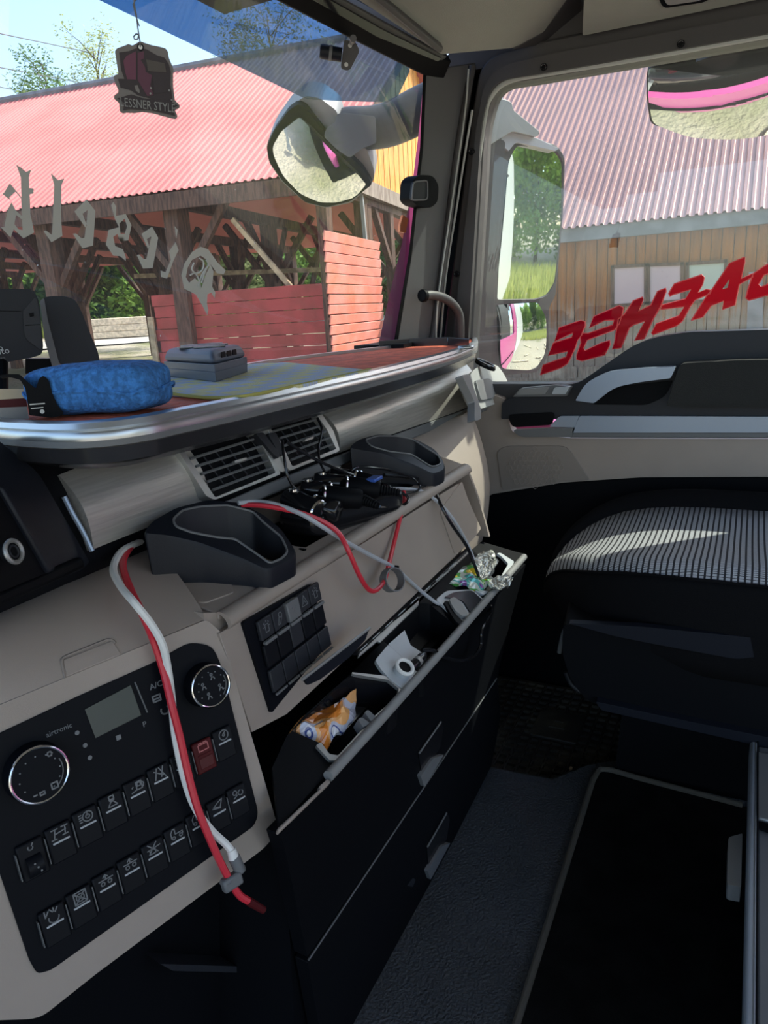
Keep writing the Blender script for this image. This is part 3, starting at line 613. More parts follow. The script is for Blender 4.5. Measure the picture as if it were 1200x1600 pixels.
obj('key_mark', MB().box(L(-101, -47, 3), (.0018, .0018, .0002), AX), 'mark_dim', cp); text('p_mark', 'P', .006, L(-80, -46, 3), D1, UP, 'mark_dim', cp, .0002)
SY = dict(
 axle=[[(-5, -4), (-3, 4)], [(4, -3), (5, 4)], [(-4, 0), (5, 1)], [(-6, 4), (-1, 4)], [(2, 4), (7, 4)], [(-7, -4), (-3, -4)], [(2, -3), (6, -3)]],
 wheel=[circ(1, 0, 4.2), circ(1, 0, 1.6), [(-6, 3), (-4, 3)], [(-6, 1), (-4, 1)], [(-6, -1), (-4, -1)], [(-6, -3), (-4, -3)], [(1, 4), (1, 1)]],
 road=[[(-4, -4), (4, -4), (1, 0), (-1, 0), (-4, -4)], [(-2, 1), (2, 1)], rect(-2, 2, 2, 5)],
 tank=[rect(0, -3, 5, 4), rect(1, 0, 4, 3), [(-5, -4), (-1, -3)], [(-4, 0), (-3, 1)], [(5, 3), (7, 1), (6, -2)]],
 lane=[[(-5, -5), (-2, 5)], [(5, -5), (0, 5)], [(-5, 3), (3, -3)], [(1, -4), (4, 5)]],
 car=[rect(-1, -3, 5, 4), [(-6, 3), (-3, 0)], [(-6, -3), (-3, -2)], circ(-4, 0, 1.3, n=6)],
 battery=[rect(-5, -3, 5, 3), [(-4, 3), (-4, 4.5), (-1, 4.5), (-1, 3)], [(1, 3), (1, 4.5), (4, 4.5), (4, 3)]],
 fanring=[circ(0, 0, 4.8), circ(0, 0, 1.2, n=6), [(0, 1), (2, 3)]],
 dial=[circ(0, 0, 4), [(-6, 0), (-2, 2)], [(2, -2), (5, 3)], [(-5, 4), (-2, 1)]],
 night=[circ(0, -2, 4, 160, 360), [(-6, 6), (-6, 1), (-3, 5)], [(-2, 6), (0, 3)], [(1, 6), (1, 3)], [(4, 5), (2, 2)]],
 lock=[circ(0, 0, 3.2), circ(0, 0, 1), rect(-5, -5, 5, 5), [(-5, -5), (5, 5)], [(-5, 5), (5, -5)]],
 lift=[circ(-3, -2, 1.6, n=8), circ(3, -2, 1.6, n=8), [(-6, 1), (6, 1)], [(0, 1), (0, 5)], [(-2, 3), (0, 5), (2, 3)]],
 cab=[[(-5, -3), (-5, 2), (-3, 5), (-1, 5), (-1, 0), (6, 0), (6, -2)], circ(-3, -3, 1.4, n=8), circ(4, -3, 1.4, n=8)],
 winch=[[(-5, -4), (3, 5)], [(3, -4), (-5, 5)], [(-6, 0), (6, 1)], rect(-4, -4, 1, 0)],
 horn=[[(-5, 0), (0, 3), (5, 5), (2, -2), (-5, 0)], [(-6, -1), (2, -3)]],
 lamp2=[circ(-3, 1, 2.2, n=8), circ(3, -1, 2.6, 90, 400, 8), [(-5, -4), (-1, -2)]])
def switch(u, v, sy, red=False, w_=8.7, h=26, wheel=False):
    s = obj('switch', MB().box(L(u, v, 4.4), (w_*.001, h/2*.001, .0018), AX), 'dark_red' if red else 'switch_black', cp, bevel=.0012)
    obj('divider', MB().box(L(u-w_-1.0, v-1, 4.4), (.00035, h*.36*.001, .0022), AX), 'switch_grey', s)
    if wheel:
        obj('thumb_wheel', MB().tube([L(u-5, v-4, 4.5), L(u+5, v-4, 4.5)], .0075, 16), 'switch_black', s)
        for k in range(3): obj('dot', MB().disc(L(u-1+k*1.5, v-.5-k*3.2, 12.2), NO, .0007, .0003, 8), 'mark_dim', s)
        obj('symbol', strokes([circ(0, 0, 1.6, 150, 360, 8), [(1, 1), (2, 2.5)]], L(u, v+9, 6.4), .001, .0008), 'mark_dim', s); return
    obj('indicator_bar', MB().box(L(u+.3, v+1.5, 6.2), (.0058, .0007, .0005), AX), 'red_plastic' if False else ('dark_red' if red else 'mark'), s, bevel=.0003)
    obj('symbol', strokes(SY[sy], L(u+.4, v+7.6, 6.4), .00085, .0008), mat('mark_red', (.5, .15, .15), .5) if red else 'mark_dim', s)
    if red: obj('red_key', MB().box(L(u+.5, v-5, 6.2), (.0062, .0045, .0006), AX), mat('key_red', (.075, .002, .003), .6), s, bevel=.0006)
for i, sy in enumerate(['', 'axle', 'wheel', 'road', 'tank', 'lane', 'car', 'battery', 'fanring']):
    u = -176.5+i*19.35; v = -99+.078*(u+157); switch(u, v, sy, red=(sy == 'battery'), wheel=(i == 0))
for i, sy in enumerate(['night', 'lock', 'lift', 'lift', 'winch', 'cab', 'cab', 'horn', 'lamp2']):
    u = -174.5+i*19.1; v = -151+.076*(u+174); switch(u, v, sy)
# ================================================================== SWITCH BLOCK ON THE RAISED FACE
KN = -PK[1] if PK[1].y > 0 else PK[1]; KU = (Z-KN*Z.dot(KN)).normalized(); KX = X
sb = thing('switch_block', 'black block of ten worklight rocker switches let into the taupe centre face', 'switch panel', (.52, .37, -.345))
KO = onp(385, 970, PK)+KN*.004
def KL(u, v, w_=0.): return KO+KX*u*.001+KU*v*.001+KN*w_*.001
slab('block_frame', rnd([(380, 972, 4), (486, 912, 4), (516, 1002, 3), (425, 1114, 3)], 3), PK, .008, 'panel_black', sb, off=.0065, bevel=.001)
KAX = (KX, KU, KN)
beacon = [rect(-2.4, -4, 2.4, 3), [(-4, 4), (-2.5, 5)], [(4, 4), (2.5, 5)], [(0, 5), (0, 6.5)], [(-5, 1), (-3.5, 1)], [(5, 1), (3.5, 1)]]
KS = [beacon, [circ(1, 3, 2.4, n=8), [(-1, 2), (-4, -5)], [(3, 1), (-1, -5)], [(-4, -5), (-1, -5)]], [[(-1, -1), (1, 1)], [(-3, 2), (-2, 3)], [(3, 2), (2, 3)]], [[(-5, -4), (5, -4), (0, 6), (-5, -4)], [(-2, -2), (0, 1), (2, -2)]], beacon]
for i in range(5):
    u = 11.5+i*20.6; sl = -.012*u*0
    hi = i == 2
    s = obj('switch', MB().prism([KL(u-9.6, -2, 3), KL(u+9.6, -2, 3), KL(u+9.6, -20.5, 3), KL(u-9.6, -20.5, 3)], KN*(.0065 if hi else .004)), 'grey_plastic' if hi else 'charcoal', sb, bevel=.001)
    obj('symbol', strokes(KS[i], KL(u, -11, 9.8 if hi else 7.2), .001, .0006, r=KX, u=KU, n=KN), 'mark_dim', s)
    obj('lower_key', MB().prism([KL(u-9.4, -25, 3), KL(u+9.4, -25, 3), KL(u+9.4, -46, 3), KL(u-9.4, -46, 3)], KN*.0035), 'charcoal' if hi else 'switch_black', s, bevel=.001)
    obj('indicator_bar', MB().box(KL(u, -23, 7.6), (.0088, .0016, .002), KAX), 'grey_plastic', s, bevel=.0008)
for i in range(5):
    u = 11.5+i*20.6
    s = obj('switch', MB().prism([KL(u-9.6, -49, 3), KL(u+9.6, -49, 3), KL(u+9.6, -70, 3), KL(u-9.6, -70, 3)], KN*.0035), 'charcoal', sb, bevel=.001)
    obj('indicator_bar', MB().box(KL(u, -72, 7), (.0088, .0011, .001), KAX), 'grey_plastic', s, bevel=.0005)
# ================================================================== CUP HOLDERS
z6 = lambda *p: [(200+a/4, 740+b/4) for a, b in p]
z7 = lambda *p: [(420+a/4, 660+b/4) for a, b in p]
PCp = plane((0, .46, -.167), (0, -.60, 1))
def cup(lbl, outer, hole, cx):
    t = thing('cup_holder', lbl, 'cup holder', tuple(onp(*cx, PCp)-Z*.05))
    oo = P(outer, PCp); hh = P(hole, PCp); n = len(oo); zb = -.226
    # lid ring with inner wall, outer skirt flaring down to the tray
    mb = MB(); low = [Vector((p.x, p.y, min(p.z-.008, -.2185+(p.y-.46)*.22))) for p in oo]
    mid = [p-Z*.003+(p-sum(oo, Vector())/n).normalized()*.0015 for p in oo]
    mb.prism(oo, -Z*.004, [hh]); mb.grid([[*oo], [*mid], [*low]], closeu=True)
    obj('cup_body', mb, 'navy_black', t, smooth=50)
    hb = [p-Z*.05 for p in hh]; c = sum(hb, Vector())/len(hb); mb = MB().grid([[*hh], [*[lerp(p, c, .10) for p in hb]]], closeu=True); hb2 = [lerp(p, c, .10) for p in hb]
    mb.prism(hb2, -Z*.002)
    obj('cup_well', mb, 'charcoal', t, smooth=60)
    ob = MB().tube([p+Z*.0005 for p in hh+hh[:1]], .0012, 6); obj('cup_rim', ob, 'grey_plastic', t)
    q = c+Vector((0, .02, .02)); obj('spring_clip', MB().box(q, (.003, .004, .012)), 'black_gloss', t, bevel=.001)
cup('dark grey D-shaped cup holder on the driver end of the tray, cables behind it', rnd(z6((95, 372), (150, 300), (300, 215), (500, 165), (700, 182), (850, 260), (960, 350), (1040, 470), (1040, 525), (870, 602), (720, 530), (450, 430), (250, 385)), 10), rnd(z6((280, 290), (340, 232), (450, 208), (620, 200), (780, 240), (850, 310), (960, 400), (1000, 490), (960, 535), (885, 565), (840, 530), (670, 412), (560, 402), (400, 372), (300, 335)), 6), (330, 830))
cup('dark grey D-shaped cup holder near the beige knee panel', rnd(z7((500, 158), (560, 108), (680, 75), (800, 80), (930, 110), (1040, 170), (1090, 240), (1098, 292), (1028, 322), (900, 260), (720, 195), (560, 170)), 8), rnd(z7((600, 110), (680, 86), (800, 88), (900, 108), (955, 145), (1060, 210), (1080, 262), (1020, 282), (890, 200), (760, 186), (640, 152)), 6), (620, 695))
# ================================================================== DRAWER CABINET AND OPEN TRAY
cab = thing('console_cabinet', 'black two-drawer cabinet under the taupe centre face', 'cabinet', (.75, .34, FZ))
PCb = plane((0, .318, -.41), (0, 1, .065))
rail_a, rail_b = onp(434, 1300, PCb), onp(823, 874, PCb)
obj('carcass', MB().prism([K(.43, .335, -.415), K(1.09, .335, -.415), K(1.06, .355, FZ), K(.43, .355, FZ)], Y*.25), 'black', cab)
slab('drawer', rnd([(438, 1304, 2), (640, 1088, 2), (822, 880, 3), (800, 960, 4), (777, 1056, 3), (480, 1496, 2), (446, 1330, 3)], 3), PCb, .014, 'black', cab, off=.002, bevel=.003)
dr1 = bpy.data.objects['drawer']
slab('drawer', rnd([(481, 1504, 2), (778, 1062, 3), (782, 1120, 6), (768, 1196, 4), (700, 1330, 0), (540, 1640, 2), (505, 1640, 2)], 3), PCb, .014, 'black', cab, off=.002, bevel=.003)
dr2 = bpy.data.objects['drawer.001']
obj('drawer_gap_edge', MB().tube([onp(482, 1500, (PCb[0]-PCb[1]*.003, PCb[1])), onp(776, 1060, (PCb[0]-PCb[1]*.003, PCb[1]))], .0011, 6), 'switch_grey', cab)
for d, up_, gr, hd_ in ((dr1, [(654, 1178), (690, 1126), (693, 1136), (688, 1168), (660, 1212)], [(657.5, 1213), (677, 1185), (694, 1179), (663, 1230)], [(655, 1177), (689, 1128)]),
                        (dr2, [(667, 1323), (699, 1270), (703, 1280), (698, 1312), (670, 1358)], [(668, 1361), (691, 1322), (704, 1317), (673, 1375)], [(668, 1323), (698, 1270)])):
    slab('handle_recess', rnd(up_, 3), PCb, .003, 'black_gloss', d, off=.0035)
    slab('handle_lip', rnd(gr, 2), PCb, .006, 'grey_plastic', d, off=.007, bevel=.0015)
    obj('handle_edge', MB().tube([onp(*q, (PCb[0]-PCb[1]*.005, PCb[1])) for q in hd_], .0012, 6), 'grey_plastic', d)
slab('scuff', rnd([(636, 1384), (645, 1372), (650, 1374), (645, 1386)], 2), PCb, .0004, 'charcoal', dr2, off=.0026)
# open tray drawer
PTr = plane((0, .318, -.398), (0, -.62, 1))
tr = thing('open_tray', 'open shallow black tray drawer with silver rail, holding wrappers and sockets', 'drawer', (.75, .34, -.43))
z2 = lambda *p: [(420+a/4.615, 1000+b/4.615) for a, b in p]
z1 = lambda *p: [(560+a/4.2857, 840+b/4.2857) for a, b in p]
hF = rnd(z2((165, 655), (240, 560), (480, 340), (620, 250), (860, 290), (935, 345), (930, 400), (760, 545), (500, 830), (440, 820), (375, 745)), 5)
hA = rnd(z1((635, 300), (800, 120), (960, 130), (1005, 190), (870, 375), (800, 350)), 4)
hC = rnd(z1((165, 700), (400, 440), (470, 440), (650, 590), (655, 640), (430, 895), (385, 890), (325, 830), (200, 715)), 4)
hG = rnd(z2((40, 760), (140, 690), (220, 780), (370, 790), (440, 900), (400, 980), (80, 1290), (70, 1200)), 4)
hG = [(x, y) for x, y in hG]
hB = rnd(z1((690, 400), (760, 350), (850, 430), (790, 510), (760, 500)), 4)
slab('tray_plate', [(436, 1293), (505, 1216), (822, 866), (806, 862), (752, 846), (722, 872), (560, 1040), (448, 1150), (425, 1200)], PTr, .003, 'black', tr, holes=[hF, hA, hC])
def well(hole, depth, m, label=None):
    hh = P(hole, PTr); c = sum(hh, Vector())/len(hh); lo = [lerp(p, c, .06)-Z*depth for p in hh]
    mb = MB().grid([[*hh], [*lo]], closeu=True); mb.prism(lo, -Z*.0015); return obj('well', mb, m, tr, smooth=50)
well(hF, .035, 'black_gloss'); well(hA, .03, 'black'); well(hC, .035, 'black')
def frame(outer, inner, m, off=.002): slab('compartment_frame', outer, PTr, .004, m, tr, off=off, holes=[inner], bevel=.001)
frame(rnd(z2((370, 740), (350, 760), (440, 870), (520, 860), (1010, 390), (880, 265), (630, 235), (620, 250), (860, 290), (925, 345), (922, 395), (760, 545), (500, 830), (440, 820)), 2), [(0, 0), (0, .01), (.01, 0)], 'frame_silver') if False else slab('bin_rim', rnd(z2((375, 735), (340, 760), (440, 868), (512, 868), (1012, 392), (880, 262), (600, 232), (600, 244), (860, 286), (938, 350), (928, 405), (762, 548), (500, 832), (438, 822)), 2), PTr, .004, 'frame_silver', tr, off=.003, bevel=.001)
for q in (((640, 570), (670, 555), (735, 600), (680, 630)), ((690, 520), (715, 500), (775, 555), (740, 590))): slab('divider_tab', rnd(z2(*q), 3), PTr, .012, 'grey_plastic', tr, off=.006, bevel=.001)
slab('rear_strip', z1((0, 800), (0, 775), (735, 85), (750, 95), (600, 235), (410, 400), (405, 450), (150, 700), (130, 690)), PTr, .004, 'frame_silver', tr, off=.001, bevel=.001)
slab('hinge_strip', z1((-40, 760), (-40, 730), (745, 50), (745, 72), (0, 765)), PTr, .006, 'black_gloss', tr, off=.006)
for i in range(8):
    t = i/8; a = (lerp(10, 690, t), lerp(752, 128, t)); slab('hinge_slot', z1((a[0], a[1]), (a[0]+48, a[1]-44), (a[0]+51, a[1]-40), (a[0]+3, a[1]+4)), PTr, .001, 'mark', tr, off=.0075)
slab('socket_frame', rnd(z1((112, 820), (200, 715), (325, 830), (400, 905), (430, 900), (660, 645), (665, 615), (695, 620), (690, 650), (460, 905), (335, 1045), (215, 950), (150, 880)), 4), PTr, .005, 'lightgrey', tr, off=.004, bevel=.0015)
slab('pale_floor', z1((200, 715), (310, 620), (350, 720), (425, 770), (330, 835)), PTr, .004, 'lightgrey', tr, off=-.003)
slab('knob_frame', rnd(z1((515, 415), (590, 355), (760, 345), (860, 430), (770, 530), (720, 605), (640, 530), (560, 450)), 5), PTr, .004, 'lightgrey', tr, off=.003, bevel=.001)
slab('knob_recess', rnd(z1((570, 400), (640, 365), (760, 352), (850, 435), (800, 510), (750, 500), (700, 420), (610, 400)), 5), PTr, .003, 'black_gloss', tr, off=.005)
slab('strap_recess', rnd(z1((570, 430), (600, 420), (640, 500), (730, 590), (715, 610), (650, 560)), 5), PTr, .004, 'black', tr, off=.0058)
slab('lens_knob', rnd(z1((610, 410), (640, 395), (690, 430), (730, 500), (730, 520), (700, 525), (650, 490), (620, 440)), 5), PTr, .006, 'midgrey', tr, off=.009, bevel=.002, smooth=60)
slab('right_rim', rnd(z1((925, 105), (950, 100), (1045, 160), (1035, 180), (900, 360), (780, 350), (840, 385), (905, 340), (1005, 175), (950, 118)), 3), PTr, .004, 'lightgrey', tr, off=.004, bevel=.001)
ra = [onp(a, b, (PTr[0]+Z*.006, PTr[1])) for a, b in ((513, 1213), (600, 1118), (700, 1006), (819, 870))]
obj('front_rail', MB().tube(cr(ra, 6), .0052, 12), 'midgrey', tr)
slab('rail_end', z2((425, 1000), (450, 1020), (80, 1380), (66, 1368), (70, 1350), (370, 1070), (362, 1055)), PTr, .006, 'beige', tr, off=.005, bevel=.001)
# ring socket
sk = thing('lighter_socket', 'white-rimmed round lighter socket standing in the tray', 'socket', tuple(onp(627, 1049, PTr)))
c = onp(627, 1050, (PTr[0]+Z*.004, PTr[1])); nn = Vector((-.15, -.55, .8)).normalized()
obj('socket_ring', MB().ring(c+nn*.010, nn, .0095, .0022, 40, 8), 'white', sk)
obj('socket_tube', MB().grid([[c+nn*h+(nn.orthogonal().normalized()*math.cos(a)+nn.cross(nn.orthogonal().normalized())*math.sin(a))*.0105 for a in [2*math.pi*k/28 for k in range(28)]] for h in (-.012, .010)], closeu=True), 'lightgrey', sk)
obj('socket_hole', MB().disc(c+nn*.0085, nn, .0085, .0005), 'black', sk)
# dark usb plug in tray
us = thing('usb_plug', 'small black plug with silver band lying in the tray compartment', 'plug', tuple(onp(655, 1035, PTr)))
a, b = onp(640, 1046, (PTr[0]+Z*.006, PTr[1])), onp(664, 1022, (PTr[0]+Z*.012, PTr[1]))
obj('plug_body', MB().tube([a, lerp(a, b, .2), lerp(a, b, .8), b], [.004, .0055, .0055, .003], 12), 'black_gloss', us); obj('metal_band', MB().tube([lerp(a, b, .45), lerp(a, b, .6)], .0059, 12), 'frame_silver', us)
# pen clip bar raised behind the packet
pn = thing('tray_lid', 'narrow dark flip-up lid with silver edge in front of the switch block', 'lid', tuple(onp(520, 1020, PTr)))
PLi = plane(onp(520, 1020, PK)+KN*.035, (0, 1, -.1))
slab('lid_plate', [(475, 1060), (577, 983), (571, 1000), (545, 1028), (500, 1062), (482, 1070)], PLi, .003, 'navy_black', pn)
obj('lid_edge', MB().tube([onp(472, 1062, PLi), onp(578, 981, PLi)], .0015, 8), 'frame_silver', pn)
# ------------------------------------------------------------------ wrappers
def crumple(name, px, pl, m, off, amp, lbl, cat, seed, sub=3, fac=1):
    pts = P(px, pl, off); c = sum(pts, Vector())/len(pts); nrm = pl[1] if pl[1].z > 0 else -pl[1]
    bm = bmesh.new(); cv = bm.verts.new(c+nrm*amp*1.6); vv = [bm.verts.new(p) for p in pts]
    for i in range(len(vv)): bm.faces.new((cv, vv[i], vv[(i+1) % len(vv)]))
    bmesh.ops.subdivide_edges(bm, edges=bm.edges, cuts=sub, use_grid_fill=True); bmesh.ops.triangulate(bm, faces=bm.faces)
    for v in bm.verts:
        q = v.co*60*fac; v.co += nrm*amp*noise.noise(q+Vector((seed, 0, 0)))*1.6+Vector((noise.noise(q*1.3+Vector((9, seed, 0))), noise.noise(q*1.3+Vector((0, 9, seed))), 0))*amp*.4
    top = list(bm.faces); r = bmesh.ops.extrude_face_region(bm, geom=top); ev = [g for g in r['geom'] if isinstance(g, bmesh.types.BMVert)]
    for v in ev: v.co -= nrm*amp*.7
    bmesh.ops.recalc_face_normals(bm, faces=bm.faces)
    me = bpy.data.meshes.new(name); bm.to_mesh(me); bm.free(); me.materials.append(M[m]); o = bpy.data.objects.new(name, me); C.objects.link(o)
    return tag(o, lbl, cat)
crumple('snack_packet', z2((160, 650), (240, 560), (360, 475), (470, 455), (590, 395), (630, 340), (645, 520), (560, 640), (480, 690), (430, 770), (385, 745), (290, 710)), PTr, 'snack_wrap', -.006, .008, 'crumpled orange and white snack packet with blue print in the black bin', 'packet', 3)
crumple('candy_wrapper', z1((625, 290), (690, 200), (760, 160), (830, 200), (900, 290), (840, 350), (780, 345), (700, 320)), PTr, 'candy_wrap', .006, .006, 'green and yellow sweet wrapper in the far end of the tray', 'wrapper', 7)
crumple('foil_packet', z1((760, 150), (830, 95), (900, 80), (945, 150), (890, 260), (820, 280), (790, 220)), PTr, 'foil', .014, .006, 'crumpled silver foil pack at the far end of the tray', 'wrapper', 11)
crumple('clear_wrapper', z1((880, 280), (960, 255), (1035, 270), (1010, 330), (960, 350), (910, 320)), PTr, 'foil', .018, .005, 'twisted clear wrapper end hanging over the silver tray rail', 'wrapper', 15)
# ================================================================== SHELF ON THE DASH
SZ = -.067
sh = thing('dash_shelf', 'grey-rimmed dash-top shelf lined with red-orange felt', 'shelf', (.8, .55, SZ-.02))
front = [onz(x, y, -.067) for x, y in ((-75, 642), (-40, 650), (0, 659), (60, 663), (115, 664), (167, 661), (220, 654), (267, 645), (330, 633), (400, 619), (500, 598), (600, 576), (690, 554), (724, 543), (738, 536), (739, 529))]
fr = cr(front, 6); cxy = Vector((.8, .62, 0))
rearp = [onz(x, y, -.062) for x, y in ((700, 531), (600, 541), (500, 552), (420, 562), (330, 577), (240, 590), (100, 606), (0, 618), (-75, 628))]
out = [Vector((p.x, p.y, SZ)) for p in fr]+[Vector((p.x, p.y, SZ)) for p in rearp]
obj('felt_liner', MB().prism(out, -Z*.004), 'red_mat', sh, smooth=20)
def sweep(path, profile, closed=False):                   # profile: (outwards, up)
    rows = []
    for i, p in enumerate(path):
        t = path[min(i+1, len(path)-1)]-path[max(i-1, 0)]; t.z = 0; t.normalize(); o_ = Vector((t.y, -t.x, 0)); rows.append([p+o_*a+Z*b for a, b in profile])
    return MB().grid(rows, closeu=True)
obj('front_rim', sweep(fr, [(-.003, -.006), (-.003, .001), (-.001, .003), (.003, .0035), (.008, .002), (.0095, -.002), (.007, -.0035), (.009, -.006), (.0085, -.011), (.006, -.012), (.006, -.010)]), 'brushed', sh, smooth=50)
obj('rim_channel', sweep(fr, [(.004, -.009), (.0085, -.010), (.0085, -.0155), (.006, -.017), (.003, -.016)]), 'grey_plastic', sh, smooth=50)
obj('underside', sweep(fr, [(.004, -.014), (.0065, -.016), (.004, -.028), (-.008, -.034), (-.014, -.034), (-.014, -.012)]), 'rim_dark', sh, smooth=40)
obj('bottom_plate', MB().prism([p-Z*.031+(cxy-Vector((p.x, p.y, 0))).normalized()*.012 for p in out[2:-2]], Z*.004), 'rim_dark', sh)
rr_ = [Vector((p.x, p.y, -.064)) for p in rearp]
obj('rear_rim', sweep(cr(rr_, 3)[::-1], [(.002, -.008), (.002, .0015), (-.003, .002), (-.004, -.008)]), 'brushed', sh, smooth=50)
ew = [onz(x, y, -.062) for x, y in ((592, 541), (640, 537), (700, 535), (733, 538))]
obj('end_wall', MB().grid([[p-Z*.006 for p in ew], [p+Z*.009 for p in ew]], Vector((.008, .003, 0))), 'rim_dark', sh, bevel=.001)
obj('corner_boss', MB().disc(onz(728, 545, -.066), Z, .013, .005), 'brushed', sh, bevel=.002)
# items on the shelf
PS = plane((0, 0, SZ), (0, 0, 1))
o = slab('patterned_cloth', rnd([(236, 594, 4), (246, 612, 4), (352, 622, 4), (470, 601, 4), (578, 578, 4), (448, 566, 4), (300, 572, 3)], 5), PS, .003, 'cloth_check', None, off=.0035); tag(o, 'yellow and blue patterned microfibre cloth under the grey device', 'cloth')
o = obj('cloth_hem', MB().tube(cr([onz(x, y, SZ+.003) for x, y in ((243, 606), (250, 612), (352, 622), (470, 601), (579, 577))], 4), .0016, 6), mat('hem', (.40, .38, .10), .9)); tag(o); o.parent = bpy.data.objects['patterned_cloth']
def superbox(c, h, ax, e, nu=48, nv=24, amp=0, sc_=40):
    rows = []
    for i in range(nv+1):
        ph = -math.pi/2+math.pi*i/nv; row = []
        for j in range(nu):
            th = 2*math.pi*j/nu; f = lambda q: math.copysign(abs(q)**e, q); g = lambda q: math.copysign(abs(q)**.5, q)
            p = c+ax[0]*h[0]*g(math.cos(ph))*f(math.cos(th))+ax[1]*h[1]*g(math.cos(ph))*f(math.sin(th))+ax[2]*h[2]*g(math.sin(ph))
            if amp: p += (p-c).normalized()*amp*noise.noise(p*sc_)
            row.append(p)
        rows.append(row)
    return MB().grid(rows, closeu=True)
bl = onz(165, 641, SZ+.001); br_ = onz(253, 606, SZ+.006); ll = onz(52, 622, SZ+.001)
ax0 = (br_-ll); ax0.z = 0; L0 = ax0.length; ax0.normalize(); ax1 = Vector((-ax0.y, ax0.x, 0)); ax1 = ax1 if ax1.dot(bl) > 0 else -ax1
sc_c = (onz(156, 602, SZ+.022)); spo = thing('sponge', 'blue microfibre car sponge with a stitched seam at the left of the shelf', 'sponge', (sc_c.x, sc_c.y, SZ))
obj('sponge_body', superbox(Vector((sc_c.x, sc_c.y, SZ+.0205)), (L0*.375, .030, .0195), (ax0, ax1, Z), .35, amp=.0025), 'sponge', spo, smooth=80)
sm = [Vector((sc_c.x, sc_c.y, SZ+.0185+.002*math.sin(k*.9)))+ax0*L0*.38*math.copysign(abs(math.cos(t))**.35, math.cos(t))+ax1*.0305*math.copysign(abs(math.sin(t))**.35, math.sin(t)) for k in range(41) for t in [2*math.pi*k/40]]
obj('seam', MB().tube(sm, .0014, 6), 'sponge', spo)
# grey device
zc = SZ+.004; dA, dB, dC = onz(338, 597, zc), onz(259, 588, zc), onz(388, 581, zc)
dv = thing('toll_box', 'grey plastic electronic box with round pale pads on top, on the patterned cloth', 'device', tuple((dB+dC)/2))
u1, u2 = dB-dA, dC-dA; dD = dA+u1+u2
def dbox(s0, s1, z0_, z1_, name, m, bev): 
    c = (dB+dC)/2; q = [c+(p-c)*s0 for p in (dA, dC, dD, dB)]; q2 = [c+(p-c)*s1 for p in (dA, dC, dD, dB)]
    mb = MB().add([Vector((p.x, p.y, zc+z0_)) for p in q]+[Vector((p.x, p.y, zc+z1_)) for p in q2], [(0, 1, 2, 3), (4, 5, 6, 7), (0, 1, 5, 4), (1, 2, 6, 5), (2, 3, 7, 6), (3, 0, 4, 7)])
    return obj(name, mb, m, dv, bevel=bev, seg=4, smooth=50)
dbox(.98, 1.0, 0, .010, 'base', 'device', .0006); dbox(1.0, 1.0, .0101, .018, 'middle', 'device', .0006); dbox(1.0, .86, .0181, .033, 'cover', 'device', .006)
cc = (dB+dC)/2
for a, b in ((-.22, -.15), (.05, -.24), (.2, .05), (-.1, .14), (.1, .3)): obj('round_pad', MB().disc(Vector((cc.x, cc.y, zc+.0335))+u1*a+u2*b, Z, .018, .0012, 24), 'device_light', dv, label='pale round pad')
for k in range(3): obj('slot', MB().prism([dA+u2*(t+.25+k*.17)+u1*.02+Z*h-Vector((u1.x, u1.y, 0)).normalized()*.0005 for t, h in ((0, .023), (.12, .023), (.12, .029), (0, .029))], u1*.01), 'black', dv)
# phone clamp
PCl = facing(70, 615, onz(75, 650, SZ).length-.035)
z3 = lambda *p: [(a/4.286, 430+b/4.286) for a, b in p]
cl = thing('phone_clamp', 'glossy black clip-shaped phone clamp beside the blue sponge', 'holder', tuple(onz(75, 650, SZ)))
slab('clamp_body', rnd(z3((0, 668), (60, 662), (130, 662), (175, 705), (240, 760), (262, 690), (290, 672), (325, 700), (350, 790), (385, 870), (428, 925), (415, 940), (350, 955), (195, 938), (185, 850), (170, 760), (135, 700), (60, 680), (0, 690)), 3), PCl, .02, 'black', cl, bevel=.002)
slab('clamp_line', z3((195, 862), (300, 855), (302, 862), (200, 870)), PCl, .001, 'frame_silver', cl, off=.001); slab('clamp_line', z3((205, 890), (290, 882), (292, 888), (208, 897)), PCl, .001, 'frame_silver', cl, off=.001)
obj('clamp_screw', MB().disc(onp(66, 643, PCl), -PCl[1], .0016, .001, 12), 'frame_silver', cl)
PPp = facing(20, 640, onz(45, 655, SZ).length+.004)
pp = thing('paper_pad', 'cream pad with red and grey bands standing by the black clamp', 'notepad', tuple(onz(30, 658, SZ)))
for q, m_ in ((z3((-120, 762), (165, 762), (175, 822), (-120, 842)), 'pale_timber'), (z3((-120, 842), (175, 822), (182, 880), (-120, 892)), 'dark_red'), (z3((-120, 892), (182, 880), (195, 965), (-120, 968)), 'midgrey')): slab('band', q, PPp, .01, m_, pp)
# tablet and padded pod
PTb = facing(20, 510, .80)
tb = thing('navigation_tablet', 'dark blue-black back of a screen unit at the left edge with lettering', 'screen', tuple(onp(5, 600, PTb)))
slab('casing', rnd(z3((-200, 92), (200, 92), (232, 108), (262, 180), (290, 480), (280, 530), (220, 550), (40, 584), (-200, 600)), 5), PTb, .02, 'navy_black', tb, bevel=.004)
slab('corner_inset', rnd(z3((153, 240), (235, 146), (250, 170), (272, 330), (280, 480), (270, 500), (180, 432), (165, 400)), 4), PTb, .004, 'charcoal', tb, off=.002, bevel=.001)
slab('panel_line', z3((-200, 234), (140, 240), (140, 244), (-200, 240)), PTb, .001, 'black', tb, off=.0008); slab('panel_line', z3((170, 333), (272, 328), (272, 332), (170, 338)), PTb, .001, 'black', tb, off=.003)
ru = (onp(60, 545, PTb)-onp(0, 552, PTb)).normalized(); uu = -PTb[1].cross(ru); uu = uu if uu.z > 0 else -uu
